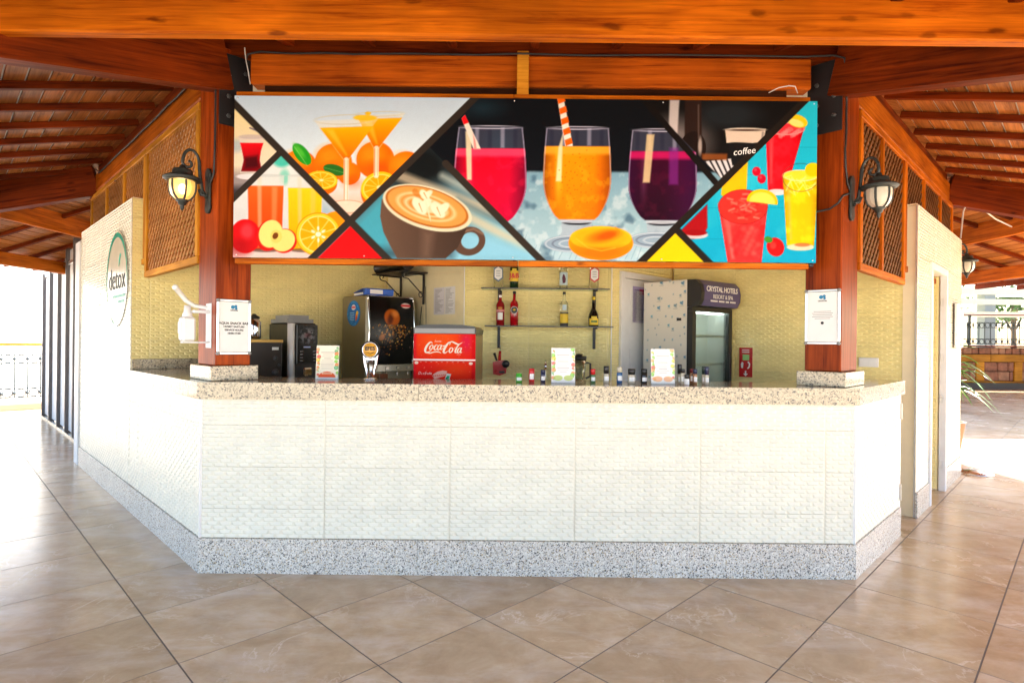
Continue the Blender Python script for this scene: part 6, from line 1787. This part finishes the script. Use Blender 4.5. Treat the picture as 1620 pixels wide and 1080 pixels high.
# ------------------------------------------------------------------ stone wall, railing and shelters at the far right
YW, XW0, XW1 = 19.0, 11.5, 22.0
sw = thing("stone_wall", "low stone wall with yellow timber beams and ledge at the far right", "wall", T((XW0, YW, 0)))
M_STONE = plain("red brown stone", (.34,.15,.09), .75, var=.45, scale=6, bump=.6)
M_STONE2 = plain("tan stone", (.42,.22,.13), .75, var=.4, scale=6, bump=.6)
M_YTIM = wood("yellow varnished timber", (.62,.30,.03), (.34,.13,.015), rough=.3)
mb = MB(); mb.box(0, XW1-XW0, .06, .30, 0, 1.36); part("wall_core", mb, plain("dark mortar", (.10,.06,.045), .9), sw)
mb = MB(); mb.box(0, XW1-XW0, .0, .059, 0, .20); part("plinth", mb, plain("dark plinth tile", (.07,.055,.05), .4), sw)
r = np.random.default_rng(5)
def stones(x0, x1, z0, z1, rows):
    zz = np.linspace(z0, z1, rows+1)
    for a, b in zip(zz, zz[1:]):
        x = x0
        while x < x1-.05:
            w_ = min(r.uniform(.22, .48), x1-x)
            if x1-(x+w_) < .12: w_ = x1-x
            mb = MB(); mb.box(x+.008, x+w_-.008, r.uniform(-.012, .01), .059, a+.008+r.uniform(0,.006), b-.008-r.uniform(0,.006), None, 0, .02)
            part("stone", mb, M_STONE if r.random() < .6 else M_STONE2, sw); x += w_
x = 0.0
while x < XW1-XW0-.3:
    pw = min(1.25, XW1-XW0-x)
    mb = MB(); mb.box(x, x+.26, -.03, .059, .262, .885, None, 0, .01); part("timber_post", mb, M_YTIM, sw)
    stones(x+.27, min(x+pw, XW1-XW0), .262, .885, 2)
    x += pw
for x in np.arange(0, XW1-XW0, 2.1):
    x1 = min(x+2.095, XW1-XW0)
    mb = MB(); mb.box(x, x1, -.045, .059, .89, 1.13, None, 0, .01); part("timber_beam", mb, M_YTIM, sw)
    mb = MB(); mb.box(x, x1, -.06, .059, .203, .258, None, 0, .01); part("timber_sill", mb, M_YTIM, sw)
    mb = MB(); mb.box(x, x1, -.08, .34, 1.37, 1.43, None, 0, .01); part("ledge", mb, M_RED, sw)
stones(0, XW1-XW0, 1.135, 1.36, 1)
railing("black iron railing with rings on the far stone wall's ledge", T((XW0, YW+.1, 0)), XW1-XW0, (3.6, 7.2), 1.47, 2.18, plain("black green iron", (.03,.05,.05), .45), 2.44, plain("red brown handrail", (.30,.09,.05), .4))
shp = thing("garden_shelter", "pale garden shelter with posts and cream beams behind the far railing", "shelter", T((XW0, YW+4.0, 0)))
M_CREAMW = plain("cream painted timber", (.62,.60,.42), .6); M_SHGREY = plain("grey green post", (.22,.26,.25), .6)
for x in (2.2, 5.9, 7.3, 10.5, 14):
    mb = MB(); mb.box(x, x+.42, .0, .42, 0, 3.6); part("post", mb, M_SHGREY, shp)
for z in (2.55, 3.05, 3.45):
    mb = MB(); mb.box(-1, 17, -.05, .0, z, z+.22); part("cross_beam", mb, M_CREAMW, shp)
mb = MB(); mb.box(-1, 17, .1, 3.0, 3.62, 3.75); part("roof_slab", mb, M_CREAMW, shp)
canopy = thing("terrace_canopy", "broad timber canopy over the far right terrace", "canopy", T((8.2, 10.6, 0)))
mb = MB(); mb.box(0, 17, 0, 8.8, 3.46, 3.58); part("canopy_deck", mb, M_BOARD, canopy)
for x in np.arange(.3, 17, 1.4):
    mb = MB(); mb.box(x, x+.1, 0.01, 8.79, 3.30, 3.459); part("joist", mb, M_RED, canopy)
for x in (9.5, 16.6):
    mb = MB(); mb.box(x, x+.2, .2, .4, 0, 3.46); part("post", mb, M_COL, canopy)

# hedges and trees beyond the terrace (seen behind the railing and mirrored in the polished granite)
M_HEDGE = plain("hedge leaves", (.07,.14,.025), .6, var=.5, scale=3)
M_HEDGE2 = plain("light hedge leaves", (.12,.20,.04), .6, var=.4, scale=3)
M_BARK = plain("brown bark", (.10,.07,.045), .9, var=.4)
def leafy(n, c, rad, seed, s0=.10):
    r = np.random.default_rng(seed)
    vs_, fs_ = [], []
    for k in range(n):
        v = r.normal(size=3); v /= np.linalg.norm(v); rr = r.random()**.4
        clump = .72+.28*math.sin(5*v[0]+seed)*math.sin(4*v[1]+2*v[2]+seed)
        p_ = np.array(c)+v*np.array(rad)*rr*clump
        u_ = r.normal(size=3); u_ /= np.linalg.norm(u_); w_ = np.cross(u_, r.normal(size=3)); w_ /= np.linalg.norm(w_)
        s_ = s0*r.uniform(.6, 1.4)
        b_ = len(vs_); vs_ += [tuple(p_-u_*s_), tuple(p_+w_*s_*.45), tuple(p_+u_*s_), tuple(p_-w_*s_*.45)]; fs_.append((b_,b_+1,b_+2,b_+3))
    return MB().add(vs_, fs_)
def tree(label, x, y, h_, rad, seed):
    t = thing("garden_tree", label, "tree", T((x, y, 0)), "garden trees beyond the terrace")
    mb = MB(); mb.tube([(0,0,0),(.05,.02,h_*.3),(.0,.06,h_*.62)], [.16,.12,.06], 8)
    for a in (0, 2.1, 4.2): mb.tube([(.03,.02,h_*.35),(rad*.4*math.cos(a), rad*.4*math.sin(a), h_*.68)], [.06,.025], 6)
    part("trunk", mb, M_BARK, t)
    part("crown", leafy(1500, (0,0,h_*.66), (rad, rad, h_*.36), seed, .13), M_HEDGE if seed % 2 else M_HEDGE2, t, None, None, True)
for k, (x, y, h_, rad, lab) in enumerate(((27, 9, 5.5, 2.4, "broad leafy tree far right beyond the terrace, nearest the house"), (29, 15, 6.5, 2.8, "tall leafy tree far right beyond the terrace"), (26, 30, 6, 2.6, "leafy tree behind the garden shelter"), (19, 31, 5.5, 2.5, "small leafy tree behind the garden shelter, seen through the railing"))):
    tree(lab, x, y, h_, rad, k+1)
hd2 = solo("clipped_hedge", leafy(5000, (4, 0, .7), (9, .7, .9), 21, .09), [M_HEDGE2], "long clipped green hedge far right beyond the terrace", "hedge", T((24, 12, .2)) @ R(PI/2*.9))

hs_ = thing("white_house", "white house added across the terrace at the far left to burn out white in the sun", "house", T((-26, 22, 0)))  # added so the far left background burns out white
mb = MB(); mb.box(-8, 0, 0, 24, 0, 9.5); part("wall", mb, plain("white render", (.62,.60,.56), .8), hs_)
for y in (4.2, 9.0, 14, 19):
    for z in (1.0, 4.2, 7.2):
        mb = MB(); mb.box(-.02, .03, y, y+1.4, z, z+1.5); f_ = part("window", mb, M_WHITEM, hs_)
        mb = MB(); mb.box(.031, .034, y+.08, y+1.32, z+.08, z+1.42); part("pane", mb, plain("pale pane", (.55,.60,.62), .1), f_)
for y in (6.2, 11, 16):
    mb = MB(); mb.box(.0, 1.0, y, y+1.9, 2.05, 2.18); bl_ = part("balcony", mb, M_WHITEM, hs_)
    mb = MB(); mb.box(.96, 1.0, y, y+1.9, 3.0, 3.05)
    for k in range(12): mb.box(.97, .99, y+.02+k*.168, y+.04+k*.168, 2.181, 3.0)
    part("balcony_rail", mb, M_RAILB, bl_)
